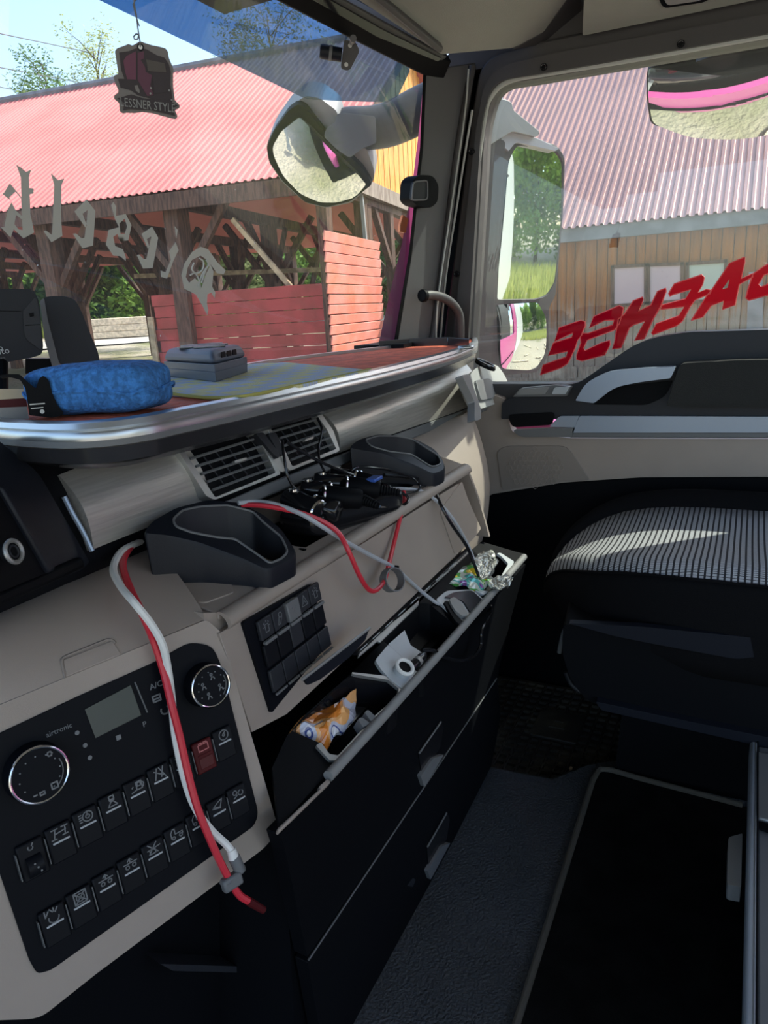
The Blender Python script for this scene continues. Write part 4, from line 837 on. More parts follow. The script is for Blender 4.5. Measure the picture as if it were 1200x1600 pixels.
text('lettering', 'yuto', .0085, onp(1, 549, PTb)-PTb[1]*.001, ru, uu, 'mark', tb, .0003, 'CENTER'); text('small_lettering', 'asistent', .003, onp(0, 559.5, PTb)-PTb[1]*.001, ru, uu, 'mark_dim', tb, .0002)
obj('letter_dot', MB().ring(onp(1, 544.5, PTb)-PTb[1]*.001, PTb[1], .0014, .0004, 16, 5), 'mark', tb)
slab('inset_mark', z3((196, 255), (225, 250), (228, 275), (200, 280)), PTb, .001, 'black', tb, off=.0035)
obj('stem', MB().tube([onp(2, 560, (PTb[0]+PTb[1]*.01, PTb[1])), onz(2, 640, SZ)], .006, 10), 'black', tb)
PPd = facing(110, 520, .88)
pd = thing('padded_pod', 'dark grey tapered padded pod standing behind the blue sponge', 'headrest', tuple(onp(110, 580, PPd)))
slab('pad_front', rnd(z3((292, 150), (340, 140), (440, 140), (505, 165), (545, 240), (600, 380), (655, 510), (668, 570), (664, 600), (400, 604), (360, 480), (310, 300), (285, 180)), 8), PPd, .045, 'charcoal', pd, bevel=.009, smooth=70)
slab('side_shell', rnd(z3((268, 170), (295, 152), (320, 300), (400, 604), (350, 612), (300, 440)), 3), PPd, .04, 'grey_plastic', pd, off=.001, bevel=.002)
slab('base_block', z3((170, 560), (340, 560), (350, 640), (170, 660)), PPd, .03, 'black', pd, off=-.006)
# ================================================================== PASSENGER SEAT
seat = thing('passenger_seat', 'black passenger seat with grey striped cushion top', 'seat', (1.18, 0, FZ-.05))
def cushion(y, x):                                       # height of the cushion surface
    return 0
ptsx = lambda v: None
# cushion as rows along Y of a cross section from the inboard side over the top to the door side
def section(y, top, xi, xo, bot):
    pr = []
    for k in range(9): a = math.pi/2*k/8; pr.append((xi+.035-.035*math.sin(math.pi/2-a+0)*1.0, top-.035+.035*math.sin(a)))
    return pr
def cross(y):
    t = max(0, (y-.02)/.27); nose = math.sqrt(max(0, 1-t**2.6)) if t < 1 else 0
    top = lerp(-.47, -.352, nose); xi = lerp(1.16, .975+.10*(t**2.2), min(1, nose*1.2)); xo = lerp(1.24, 1.375, min(1, nose*1.2)); bot = lerp(-.48, -.515, nose)
    return top, xi, xo, bot
rows_t, rows_i, rows_o = [], [], []
ys = [.288, .285, .278, .268, .255, .235, .21, .18, .14, .10, .05, 0, -.08, -.16, -.26, -.36]
for y in ys:
    top, xi, xo, bot = cross(y); r_ = min(.04, (xo-xi)*.25)
    c1 = [K(xi+r_*(1-math.sin(a)), y, top-r_*(1-math.cos(a))) for a in [math.pi/2*(1-k/5) for k in range(6)]]
    mid = [K(lerp(xi+r_, xo-.085, k/6), y, top-.010*math.sin(math.pi*k/6)) for k in range(1, 7)]
    rows_t.append(c1[2:]+mid)
    rows_i.append([K(xi+.02, y, bot), K(xi+.004, y, bot+.03), K(xi, y, lerp(bot, top, .5))]+c1[:3])
    rows_o.append([mid[-1], K(xo-.075, y, top+.012), K(xo-.05, y, top+.022), K(xo-.02, y, top+.016), K(xo, y, top-.02), K(xo, y, bot)])
obj('striped_top', MB().grid(rows_t, K(.01, 0, -.02)), 'seat_stripe', seat, smooth=70)
obj('inboard_bolster', MB().grid(rows_i, K(.02, 0, 0)), 'fabric_black', seat, smooth=70)
obj('door_side_bolster', MB().grid(rows_o, K(-.01, -.0, -.015)), 'fabric_black', seat, smooth=70)
obj('piping', MB().tube(cr([r[0]+K(-.001, 0, .001) for r in rows_t], 3), .0022, 6), 'fabric_black', seat)
obj('cushion_core', MB().box((1.18, -.08, -.47), (.17, .27, .06)), 'fabric_black', seat, bevel=.02)
PSt = plane((1.0, 0, -.55), (1, .12, .05))
slab('side_shield', rnd([(880, 976, 6), (1000, 981, 0), (1198, 1001, 4), (1240, 1006, 0), (1240, 1165, 0), (1160, 1145, 10), (1000, 1115, 10), (918, 1098, 20), (890, 1060, 20), (878, 1020, 10)], 8), PSt, .30, 'black', seat, bevel=.006)
slab('shield_lip', rnd([(888, 974, 3), (1000, 979, 0), (1200, 999, 6), (1186, 1026, 10), (1150, 1030, 12), (1020, 1006, 8), (960, 994, 6)], 5), PSt, .012, 'navy_black', seat, off=.022, bevel=.004)
slab('shield_hem', rnd([(930, 1096, 4), (1050, 1122, 8), (1240, 1160, 0), (1240, 1178, 0), (1100, 1146, 8), (940, 1110, 4)], 4), PSt, .02, 'navy_black', seat, off=.014, bevel=.004)
obj('seat_base', MB().prism([K(1.07, .14, -.60), K(1.07, -.5, -.60), K(1.07, -.5, FZ-.05), K(1.07, .155, FZ-.05)], X*.30), 'black', seat)
obj('seat_lever', MB().tube(cr([onx(x, y, 1.02) for x, y in ((893, 968), (882, 985), (876, 1008), (874, 1020))], 4), .0035, 8), 'grey_plastic', seat)
obj('belt_stub', MB().tube(cr([onx(x, y, 1.04) for x, y in ((884, 1050), (892, 1068), (906, 1080))], 4), .004, 8), 'charcoal', seat)
# ================================================================== PULL-OUT UNIT UNDER THE BUNK
un = thing('bunk_drawer_unit', 'dark pull-out box with brushed silver rail at the right edge of the floor', 'drawer', (.75, -.1, FZ))
a1, a2, b1, b2 = onz(1172, 1157, -.60), onz(1160, 1660, -.60), onz(1184, 1157, -.60), onz(1182, 1660, -.60)
obj('silver_rail', MB().prism([a1, b1, b2, a2], -Z*.03), mat('rail', (.34, .38, .42), .5, metal=.2), un, bevel=.004, seg=3, smooth=60)
obj('rail_seam', MB().tube([(b1+Z*.001), (b2+Z*.001)], .0012, 6), 'black', un)
obj('lid', MB().prism([b1+K(0, -.002, -.008), K(1.0, -.35, -.608), K(.2, -.35, -.608), b2+K(0, -.002, -.008)], -Z*.02), 'grey_plastic', un, bevel=.002)
obj('grip_recess', MB().prism([onz(x, y, -.606) for x, y in ((1184, 1180), (1240, 1190), (1240, 1298), (1184, 1284))], Z*.006), 'frame_silver', un, bevel=.002)
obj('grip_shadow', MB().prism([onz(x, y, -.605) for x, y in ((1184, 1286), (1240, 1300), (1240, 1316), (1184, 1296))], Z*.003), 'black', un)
obj('unit_front', MB().box((.58, -.10, -.69), (.36, .045, .058)), 'black', un, bevel=.004)
obj('latch', MB().prism([onz(x, y, -.625) for x, y in rnd([(1138, 1308, 5), (1160, 1302, 2), (1158, 1386, 2), (1136, 1382, 6)], 4)], -Z*.02), 'midgrey', un, bevel=.003)
# ================================================================== SOCKET SPLITTERS, PLUGS, CABLES
PAd = plane((0, .43, -.196), (0, -.22, 1))
def A(x, y, h=0.): return onp(x, y, (PAd[0]+Z*h, PAd[1]))
spl = thing('socket_splitter', 'black multi-way socket block with chrome-ringed sockets lying in the tray', 'adapter', tuple(A(470, 800)-Z*.02))
obj('block', superbox((A(465, 790)+A(600, 752))/2-Z*.02, ((A(465, 790)-A(600, 752)).length*.55, .026, .018), ((A(600, 752)-A(465, 790)).normalized(), Y, Z), .3), 'black_gloss', spl, smooth=60)
def cyl(p, q, r0, r1, name, m, par, seg=20): return obj(name, MB().tube([p, lerp(p, q, .06), lerp(p, q, .94), q], [r0*.85, r0, r1, r1*.85], seg), m, par, smooth=50)
def pxyz(x, y, zz): return onz(x, y, zz)
plugs = [((448, 778), (498, 800), 0, .0125), ((470, 764), (515, 768), .004, .011), ((490, 752), (545, 757), .008, .0105), ((515, 743), (562, 748), .008, .010)]
for a, b, h, r_ in plugs:
    s = cyl(A(*a, h), A(*b, h), r_, r_, 'socket_barrel', 'black_gloss', spl); obj('lock_ring', MB().ring(A(*b, h), A(*b, h)-A(*a, h), r_*.92, .0022, 24, 6), 'chrome', s)
    obj('chrome_cap', MB().disc(lerp(A(*a, h), A(*b, h), .25)+Z*(r_-.001), Z, .0055, .0025, 16), 'chrome', s)
pl_lbl = [('stubby black plug at the near end of the splitter, chrome collar', (492, 790), (530, 800), .0, .0125, None), ('black plug with ribbed cable sleeve nearest the tray edge', (505, 775), (565, 780), .006, .0125, (593, 791)), ('black plug with a blue light beside the far cup holder', (540, 760), (592, 765), .010, .0125, (625, 770)), ('small shiny plug furthest back against the far cup holder', (556, 748), (592, 756), .010, .010, None)]
for lb, a, b, h, r_, tail in pl_lbl:
    t = thing('power_plug', lb, 'plug', tuple(A(*a, h)), group=None); cyl(A(*a, h), A(*b, h), r_, r_*.92, 'plug_body', 'black_gloss' if not tail else 'black', t); obj('collar', MB().ring(A(*a, h), A(*b, h)-A(*a, h), r_*.9, .002, 24, 6), 'chrome', t)
    if tail:
        mb = MB(); p, q = A(*b, h), A(*tail, h)
        mb.tube([p, q], [.0062, .0032], 12)
        for k in range(7): mb.ring(lerp(p, q, .12+k*.125), q-p, .0056-.0022*(k/7), .0011, 14, 5)
        obj('strain_relief', mb, 'black', t)
blue = obj('blue_light', MB().box(A(585, 748, .022), (.010, .006, .002)), mat('blue_plastic', (.05, .12, .45), .3), bpy.data.objects['power_plug.002'], bevel=.001)
def cable(name, pts, r_, m, lbl, cat='cable', sub=10):
    o = obj(name, MB().tube(cr(pts, sub), r_, 8), m); return tag(o, lbl, cat)
q = lambda x, y, yy: ony(x, y, yy)
cable('charging_cable', [q(441, 688, .452), q(444, 715, .445), q(450, 745, .44), q(462, 765, .435), A(474, 770, .012)], .0016, 'black_gloss', 'thin black lead hanging from the shelf down to the nearest splitter socket')
cable('charging_cable', [q(496, 653, .452), q(503, 672, .445), q(498, 700, .445), q(500, 722, .44), A(511, 744, .014)], .0016, 'black_gloss', 'thin black lead crossing the right air vent down to the plugs')
cable('charging_cable', [q(447, 690, .445), q(490, 716, .43), q(540, 738, .41), q(590, 752, .40), q(616, 764, .39), A(625, 770, .010)], .0019, 'black_gloss', 'straight black lead running diagonally from the vents to the ribbed plug')
cable('charging_cable', [A(593, 791, .006), q(612, 792, .385), q(632, 788, .375), q(638, 779, .375), q(630, 771, .38), q(622, 768, .385)], .0019, 'black_gloss', 'short black cable loop curling round the tray edge')
cable('charging_cable', [A(545, 740, .014), q(560, 730, .41), q(600, 733, .40), q(640, 745, .395), q(656, 758, .385), q(650, 768, .38), q(628, 771, .385)], .0016, 'black_gloss', 'thin black cable arching over the plugs below the far cup holder')
cable('charging_cable', [A(600, 742, .004), q(650, 747, .395), q(676, 757, .385), q(687, 785, .365), q(705, 818, .35), q(730, 855, .34), q(744, 890, .33), q(757, 925, .325), q(767, 948, .315), q(765, 962, .305), q(753, 985, .30), q(751, 1008, .30), q(742, 1024, .30), q(722, 1032, .30), q(698, 1028, .305), q(678, 1017, .31), onz(662, 1016, -.385)], .0024, 'black_gloss', 'thick black cable looping from the far cup holder over the tray rail')
cable('data_cable', [A(610, 764, .010), q(632, 764, .39), q(660, 768, .38), q(690, 790, .365), q(715, 822, .35), q(738, 868, .345), q(746, 905, .34), q(738, 928, .34), q(715, 942, .34), q(690, 945, .345), q(668, 932, .355), q(645, 912, .36), q(617, 888, .355), q(580, 868, .36), q(540, 846, .365), q(505, 824, .37), q(470, 803, .385), q(430, 788, .41), q(400, 784, .43), q(372, 786, .44)], .0024, 'cable_grey', 'long light grey cable sweeping across the taupe face to the tray')
cable('charging_cable', [q(378, 789, .44), q(410, 790, .42), q(445, 796, .40), q(478, 804, .385), q(510, 818, .37), q(530, 834, .36), q(545, 862, .35), q(562, 900, .345), q(576, 921, .345), q(588, 922, .345), q(600, 908, .35), q(606, 888, .355), q(614, 855, .365), q(625, 810, .372), q(632, 782, .38), q(631, 768, .385)], .0026, 'red_plastic', 'red cable hanging in a deep loop in front of the taupe face')
co_ = thing('cable_clip', 'grey round cable tie ring hanging on the light grey cable', 'clip', tuple(q(613, 905, .35)))
c = q(613, 906, .345); rn = Vector((.35, .9, -.35)).normalized(); u_ = rn.orthogonal().normalized(); v_ = rn.cross(u_)
ringp = lambda R_, h: [c+rn*h+(u_*math.cos(a)+v_*math.sin(a))*R_ for a in [2*math.pi*k/36 for k in range(36)]]
obj('ring_band', MB().grid([ringp(.0125, -.006), ringp(.0138, -.006), ringp(.0138, .006), ringp(.0125, .006), ringp(.0125, -.006)], closeu=True), 'grey_plastic', co_); obj('clip_lug', MB().box(q(619, 888, .352), (.003, .003, .003)), 'black', co_, bevel=.001)
F1 = lambda x, y, lift: onp(x, y, (PR[0]+NO*lift, PR[1]))
ra_ = [onz(244, 838, -.200), onz(222, 845, -.193), onz(203, 856, -.190), onz(192, 882, -.192), onz(203, 918, -.20), F1(222, 958, .014), F1(240, 1000, .012), F1(256, 1050, .012), F1(268, 1100, .016), F1(281, 1150, .016), F1(292, 1200, .016), F1(308, 1260, .018), F1(330, 1315, .02), F1(352, 1362, .02), F1(372, 1396, .02), F1(388, 1408, .02)]
cable('charging_cable', ra_, .0030, 'red_plastic', 'red cable running down over the switch fascia')
rb_ = [onz(242, 842, -.200), onz(216, 848, -.191), onz(190, 862, -.187), onz(177, 888, -.189), onz(188, 915, -.194), onz(210, 942, -.20), F1(236, 975, .018), F1(254, 1008, .018), F1(262, 1045, .013), F1(268, 1090, .010), F1(274, 1150, .012), F1(288, 1215, .012), F1(305, 1262, .014), F1(330, 1297, .016), F1(352, 1318, .018), F1(362, 1330, .02)]
cable('charging_cable', rb_, .0031, 'white', 'white cable running beside the red one down the switch fascia')
pg = thing('usb_connector', 'white and grey cable end hanging under the switch fascia', 'plug', tuple(F1(366, 1340, .02)))
obj('sleeve', MB().tube([F1(361, 1327, .02), F1(365, 1340, .02)], [.0035, .0045], 12), 'white', pg); obj('connector', MB().tube([F1(365, 1338, .02), F1(376, 1362, .02)], .0048, 12), 'grey_plastic', pg, bevel=.001)
ck = thing('cable_clip', 'dark grey clip clamping the red cable under the fascia', 'clip', tuple(F1(362, 1375, .02)))
obj('clip_body', MB().box(F1(362, 1377, .021), (.0085, .0055, .004), AX), 'grey_plastic', ck, bevel=.002); obj('clip_ring', MB().ring(F1(354, 1376, .02), UP, .0042, .0015, 20, 6), 'grey_plastic', ck)
obj('dark_plug', MB().tube([F1(388, 1408, .02), F1(412, 1422, .02)], [.0035, .003], 10), 'dark_red', ck)
# ================================================================== ON THE PILLAR AND THE GLASS
tw = thing('pillar_sensor', 'black rounded sensor pod fixed on the grey pillar', 'sensor', tuple(onp(665, 300, PP)))
slab('pod_shell', rnd([(645, 282, 8), (655, 273, 8), (677, 274, 8), (686, 290, 8), (684, 316, 10), (672, 326, 10), (650, 320, 8), (643, 312, 6)], 8), PP, .03, 'black', tw, off=.028, bevel=.006, smooth=60)
slab('pod_face', rnd([(646, 284, 5), (668, 282, 5), (668, 312, 6), (643, 313, 5)], 5), PP, .006, 'charcoal', tw, off=.032, bevel=.002)
obj('pod_ring', MB().tube([*P(rnd([(646, 284, 5), (668, 282, 5), (668, 312, 6), (643, 313, 5)], 5), PP, .033)]+[P(rnd([(646, 284, 5), (668, 282, 5), (668, 312, 6), (643, 313, 5)], 5), PP, .033)[0]], .0014, 6), 'grey_plastic', tw)
gh = thing('grab_handle', 'dark bent grab handle above the right end of the shelf', 'handle', tuple(onp(720, 520, PP)))
hp = P([(662, 462), (675, 461), (692, 465), (706, 474), (716, 488), (719, 505), (719, 540)], PP, .03)
obj('handle_bar', MB().tube(cr(hp, 6), .0085, 14), 'frame_dark', gh); obj('handle_end', MB().disc(hp[0]-(hp[1]-hp[0]).normalized()*.006, hp[1]-hp[0], .0115, .010, 20), 'black', gh, bevel=.002)
cm = thing('screen_camera', 'small dark cylindrical camera on a bracket below the windscreen header', 'camera', tuple(onw(540, 85)))
PCm = facing(540, 85, onw(540, 85).length-.035)
slab('bracket', rnd([(538, 62, 3), (556, 66, 4), (562, 80, 4), (546, 111, 6), (532, 108, 6), (534, 92, 3)], 4), PCm, .008, 'frame_dark', cm, bevel=.002)
k0, k1 = onp(500, 80, PCm), onp(534, 86, PCm); obj('barrel', MB().tube([k0, lerp(k0, k1, .1), k1], [.0085, .010, .0095], 20), 'navy_black', cm, smooth=40)
obj('barrel_band', MB().tube([lerp(k0, k1, .42), lerp(k0, k1, .56)], .0104, 20), 'grey_plastic', cm)
for p_ in ((547, 71), (541, 101)): obj('bolt', MB().disc(onp(*p_, PCm), -PCm[1], .003, .002, 14), 'frame_silver', cm)
obj('mount_arm', MB().tube([onp(550, 66, PCm), onw(552, 60, -.002)], .004, 8), 'frame_dark', cm)
# gothic letters, each its own piece of cut film on the windscreen (read from outside)
zg = lambda *p: [(a/3.3333, 250+b/3.3333) for a, b in p]
letters = {
 'k': [zg((85, 25), (108, 38), (135, 62), (162, 50), (150, 90), (152, 146), (175, 148), (175, 175), (155, 178), (158, 280), (178, 378), (122, 408), (72, 360), (55, 403), (5, 350), (22, 350), (40, 260), (60, 215), (15, 178), (52, 122), (112, 195), (108, 90))],
 'k_gap': [zg((48, 195), (80, 165), (110, 200), (115, 292), (82, 262), (62, 225)), zg((84, 285), (115, 310), (118, 365), (98, 362), (75, 335))],
 'l': [zg((265, 68), (302, 105), (335, 98), (320, 130), (318, 300), (325, 395), (268, 428), (228, 372), (238, 366), (270, 390), (276, 300), (282, 130))],
 'e': [zg((450, 205), (497, 265), (485, 445), (430, 460), (380, 385), (395, 382), (425, 408), (440, 405), (458, 258), (430, 280), (452, 340), (445, 352), (388, 268))],
 's': [zg((590, 218), (605, 240), (604, 292), (655, 282), (685, 340), (668, 418), (625, 425), (655, 505), (655, 525), (625, 500), (590, 498), (552, 440), (565, 365), (620, 350), (598, 305), (580, 235))],
 's_gap': [zg((622, 330), (650, 305), (662, 345), (650, 385), (628, 385)), zg((590, 400), (612, 385), (640, 465), (600, 448))],
 'e2': [zg((792, 347), (824, 405), (795, 563), (745, 565), (713, 495), (725, 492), (748, 515), (762, 515), (788, 398), (765, 412), (778, 455), (770, 462), (738, 385))],
 'i': [zg((910, 345), (926, 365), (920, 408), (914, 385)), zg((915, 428), (930, 470), (905, 520), (870, 618), (838, 608), (836, 575), (862, 585), (890, 520), (880, 475))],
 'd': [zg((1045, 452), (1085, 465), (1130, 530), (1175, 575), (1165, 595), (1130, 590), (1095, 540), (1112, 580), (1105, 660), (1122, 690), (1118, 720), (1100, 690), (1080, 700), (1078, 745), (1085, 780), (1080, 808), (1055, 760), (1020, 700), (960, 670), (945, 600), (960, 540), (1000, 480))],
 'd_gap': [zg((1000, 520), (1045, 498), (1078, 520), (1090, 560), (1070, 600), (1048, 670), (1040, 640), (1015, 615), (985, 640), (968, 610), (978, 560))]}
lt = [('k', ['k_gap'], 'pale grey gothic letter film with a tall split stem, leftmost on the windscreen'), ('l', [], 'pale grey slim gothic letter film second from left on the windscreen'), ('e', [], 'pale grey gothic letter film just right of the tall slim one'), ('s', ['s_gap'], 'pale grey two-looped gothic letter film in the middle of the word'), ('e2', [], 'pale grey small gothic letter film between the two-looped one and the dotted one'), ('i', [], 'pale grey dotted narrow gothic letter film beside the capital'), ('d', ['d_gap'], 'large ornate pale grey gothic capital at the right end of the word')]
def film(polys, holes, th=.0006, back=.0012):
    mb = MB()
    for k, p in enumerate(polys):
        p3 = [onw(x, y, back) for x, y in p]; n = sum((a-p3[0]).cross(b-p3[0]) .normalized()*0 for a, b in zip(p3[1:], p3[2:])) if False else None
        hs = [[onw(x, y, back) for x, y in h] for h in holes] if k == 0 else []
        mb.prism(p3, Vector(ray(*p[0])).normalized()*-th, hs)
    return mb
for key, hk, lb in lt: tag(obj('letter_sticker', film(letters[key], [h for k in hk for h in letters[k]]), 'letter'), lb, 'sticker')
fil = bpy.data.objects['letter_sticker.006']
fl_ = MB()
for pts in (zg((1010, 535), (1000, 570), (1025, 590), (1055, 570), (1060, 530), (1040, 512)), zg((1050, 640), (1065, 590), (1085, 545), (1075, 520)), zg((1030, 660), (1052, 600), (1075, 560)), zg((990, 600), (1015, 590), (1035, 620), (1045, 670))): fl_.tube([onw(x, y, .002) for x, y in cr([Vector((a, b, 0)) for a, b in pts], 5) for x, y in [(x, y)]] if False else [onw(v.x, v.y, .002) for v in cr([Vector((a, b, 0)) for a, b in pts], 5)], .0011, 5)
fo_ = obj('flourish', fl_, 'letter'); fo_.parent = fil
# red film letters on the side glass
zs = lambda *p: [(840+a/3.3333, 380+b/3.3333) for a, b in p]
PGl = plane((DX+.028, 0, 0), (1, 0, 0))
red = [
 ('red mirrored E film, lowest and leftmost on the side window', zs((15, 686), (28, 635), (148, 592), (158, 562), (55, 585), (82, 520), (178, 490), (186, 466), (88, 512), (112, 440), (225, 402), (246, 408), (248, 430), (222, 490), (208, 505), (196, 545), (170, 600), (155, 628), (120, 650))),
 ('red mirrored S film between the first E and the H on the side window', zs((222, 490), (238, 468), (262, 470), (392, 425), (398, 400), (350, 402), (268, 442), (292, 382), (425, 325), (447, 335), (440, 372), (425, 420), (400, 452), (258, 505), (240, 545), (246, 560), (330, 520), (376, 505), (378, 528), (350, 582), (230, 614), (203, 606), (203, 582), (225, 520))),
 ('red H film in the middle of the side window word', zs((420, 395), (452, 370), (498, 300), (548, 280), (550, 295), (525, 355), (590, 322), (625, 250), (668, 234), (670, 250), (640, 330), (600, 400), (555, 498), (505, 508), (540, 440), (560, 405), (500, 425), (478, 440), (435, 545), (388, 552), (400, 520))),
 ('orange-red mirrored C film on the side window', zs((690, 278), (682, 262), (712, 212), (855, 164), (868, 178), (860, 215), (835, 258), (880, 240), (905, 245), (900, 262), (820, 296), (795, 330), (755, 405), (725, 430), (600, 478), (593, 468), (618, 420), (735, 378), (765, 330), (640, 345), (650, 322), (770, 290), (800, 240), (700, 270))),
 ('red A film high on the right of the side window word', zs((800, 402), (880, 275), (905, 245), (1000, 105), (1080, 72), (1078, 100), (1060, 185), (1120, 158), (1122, 175), (1050, 215), (1028, 322), (962, 346), (970, 300), (905, 325), (860, 385))),
 ('red S film cut by the right edge of the photograph', zs((1122, 160), (1180, 120), (1290, 60), (1290, 130), (1180, 165), (1150, 215), (1165, 228), (1290, 175), (1290, 230), (1200, 270), (1100, 298), (1084, 285), (1095, 240)))]
a_hole = zs((962, 240), (1000, 185), (990, 232))
for i, (lb, pts) in enumerate(red):
    s = slab('letter_sticker', pts, PGl, .0006, 'sticker_red', None, off=.002, holes=[a_hole] if i == 4 else []); tag(s, lb, 'sticker')
    e_ = [onp(x, y, (PGl[0]-X*.0025, PGl[1])) for x, y in pts+pts[:1]]; obj('outline', MB().tube(e_, .0011, 5), 'sticker_edge', s, label='bright red outline')
# air freshener
PF_ = facing(225, 120, .62); zf = lambda *p: [(160+a/8, b/8) for a, b in p]
af = thing('air_freshener', 'grey-backed cut-out card of a dark plum lorry hanging on a string, banner LESSNER STYLE', 'air freshener', tuple(onp(213, 20, PF_)))
slab('card', rnd(zf((155, 640), (180, 605), (290, 565), (325, 548), (375, 570), (470, 515), (540, 540), (620, 565), (700, 580), (790, 605), (822, 650), (830, 720), (885, 850), (885, 1080), (905, 1250), (970, 1320), (960, 1355), (905, 1375), (942, 1460), (915, 1492), (800, 1465), (640, 1420), (500, 1400), (400, 1415), (300, 1410), (255, 1420), (215, 1390), (210, 1290), (145, 1235), (145, 1195), (195, 1160), (200, 1130), (160, 1040), (138, 960), (150, 940), (200, 925)), 2), PF_, .002, 'card_grey', af, bevel=.0004)
def fp(name, pts, m, off): slab(name, zf(*pts), PF_, .0004, m, af, off=off)
fp('lorry_print', ((210, 655), (330, 640), (450, 590), (560, 620), (680, 690), (775, 720), (830, 800), (855, 900), (850, 1060), (880, 1260), (860, 1300), (440, 1190), (360, 1130), (225, 1095), (195, 985), (275, 985), (235, 870)), 'card_dark', .0005)
fp('box_body', ((262, 760), (300, 700), (420, 640), (420, 995), (310, 990), (280, 880)), 'card_mauve', .0010)
fp('cab_side', ((440, 660), (520, 640), (520, 730), (480, 750), (530, 830), (545, 900), (620, 940), (600, 1060), (640, 1190), (560, 1200), (440, 1000)), 'card_purple', .0010)
fp('front_grille', ((630, 960), (800, 985), (800, 1155), (650, 1170)), 'card_dark', .0012); fp('screen_print', ((545, 740), (780, 790), (800, 905), (570, 890)), 'black_gloss', .0012)
fp('side_plate', ((400, 1070), (440, 1062), (468, 1140), (465, 1165), (420, 1140)), 'card_grey', .0012)
fp('banner', ((185, 1228), (360, 1180), (500, 1225), (640, 1240), (860, 1275), (945, 1320), (880, 1350), (910, 1450), (820, 1425), (600, 1375), (440, 1370), (345, 1360), (258, 1380), (280, 1290)), 'card_dark', .0014)
rt = (onp(160+800/8, 1385/8, PF_)-onp(160+350/8, 1330/8, PF_)); upv = PF_[1].cross(rt); upv = upv if upv.z > 0 else -upv
text('banner_lettering', 'LESSNER STYLE', .0078, onp(160+570/8, 1318/8, PF_)-PF_[1]*.0018, rt, upv, 'midgrey', af, .0002, shear=0, xs=.72)
for p_ in ((605, 1100), (600, 1168), (835, 1130), (865, 1248)): obj('lamp_dot', MB().disc(onp(160+p_[0]/8, p_[1]/8, PF_)-PF_[1]*.0012, -PF_[1], .0007, .0002, 8), 'midgrey', af)
obj('eyelet', MB().ring(onp(160+475/8, 590/8, PF_)-PF_[1]*.0006, PF_[1], .0017, .0006, 20, 6), 'navy_black', af); obj('eyelet_hole', MB().disc(onp(160+475/8, 590/8, PF_)-PF_[1]*.0008, -PF_[1], .0014, .0002, 14), 'white', af)
sp_ = [onp(160+a/8, b/8, PF_)-PF_[1]*.001 for a, b in ((385, -200), (395, 0), (400, 60), (425, 200), (440, 330), (455, 430), (470, 520), (474, 588))]
obj('string', MB().tube(sp_, .0005, 6).tube([p+ru*.0012*math.sin(i*2) for i, p in enumerate(sp_[:5])], .0004, 5).tube([onp(160+a/8, b/8, PF_) for a, b in ((455, 430), (420, 425), (390, 460), (400, 492), (440, 490), (455, 440))], .0005, 5), 'grey_plastic', af)
# ================================================================== TRUCK OUTSIDE
vz = thing('sun_visor', 'tinted blue acrylic sun visor outside above the windscreen', 'visor', (1.1, .8, .5))
v0, v1, v2, v3 = onz(60, -28, .45), onz(155, 0, .45), onz(480, 155, .45), onz(610, 160, .45)
e = [v0-X*.6, v0, v1, lerp(v1, v2, .5), v2-X*.03, v2, lerp(v2, v3, .35)+Y*.005, onz(606, 160, .452), onz(622, 150, .455), onz(640, 112, .47)]
bk = [Vector((min(p.x, 1.40), .64, .60)) for p in e]
obj('visor_plate', MB().grid([e, [lerp(a, b, .5)+Z*.015 for a, b in zip(e, bk)], bk], Z*.004), 'visor_tint', vz, smooth=60)
mg = thing('cab_corner_panel', 'magenta painted cab corner strip seen past the grey pillar', 'body panel', tuple(ony(600, 540, .66)))
PMg = plane(onx(600, 540, 1.36), PP[1])
slab('painted_skin', [(587, 560), (604, 480), (628, 380), (644, 290), (655, 200), (662, 120), (670, 120), (672, 300), (650, 560)], PMg, .03, 'magenta', mg, d=Vector((.028, .012, 0)))
slab('marker_lamp', [(625, 352), (630, 336), (638, 342), (634, 364), (625, 362)], PMg, .006, 'orange_lamp', mg, off=.004)
cf = obj('cab_nose', MB().box((.35, .90, -1.2), (1.02, .04, 1.0)), 'magenta', bevel=.03); tag(cf, 'magenta cab nose below the windscreen, seen only in the mirrors', 'body panel')
ts = thing('cab_side_panel', 'magenta and white lorry side reflected in the side mirror', 'body panel', (1.5, -2, -2))
obj('rear_quarter', MB().box((1.50, -1.55, .0), (.03, .30, 1.5)), 'magenta', ts); obj('box_side', MB().box((1.50, -6.0, .3), (.03, 4.0, 1.6)), 'truck_white', ts)
def conv(px, pl, sag, th, name, m, parent, off=0):        # convex disc-like sheet from an outline
    dn = []
    for a, b in zip(px, list(px[1:])+[px[0]]):
        L_ = math.hypot(b[0]-a[0], b[1]-a[1]); k_ = max(1, int(L_/6)); dn += [(a[0]+(b[0]-a[0])*q/k_, a[1]+(b[1]-a[1])*q/k_) for q in range(k_)]
    pts = P(dn, pl, off); c = sum(pts, Vector())/len(pts); n = pl[1] if pl[1].dot(c) < 0 else -pl[1]; R2 = max((p-c).length for p in pts)
    rows = [[c+(p-c)*k/10+n*sag*(1-((p-c).length*k/10/R2)**2) for p in pts] for k in range(0, 11)]
    rows[0] = [c+(p-c)*.01+n*sag for p in pts]
    mb = MB().grid(rows, closeu=True); mb.f.append(tuple(range(len(pts)))); return obj(name, mb, m, parent, smooth=80)
def mirror_plane(px, py, t, refl):
    d = ray(px, py).normalized(); n = (Vector(refl).normalized()-d).normalized(); return (d*t, n)
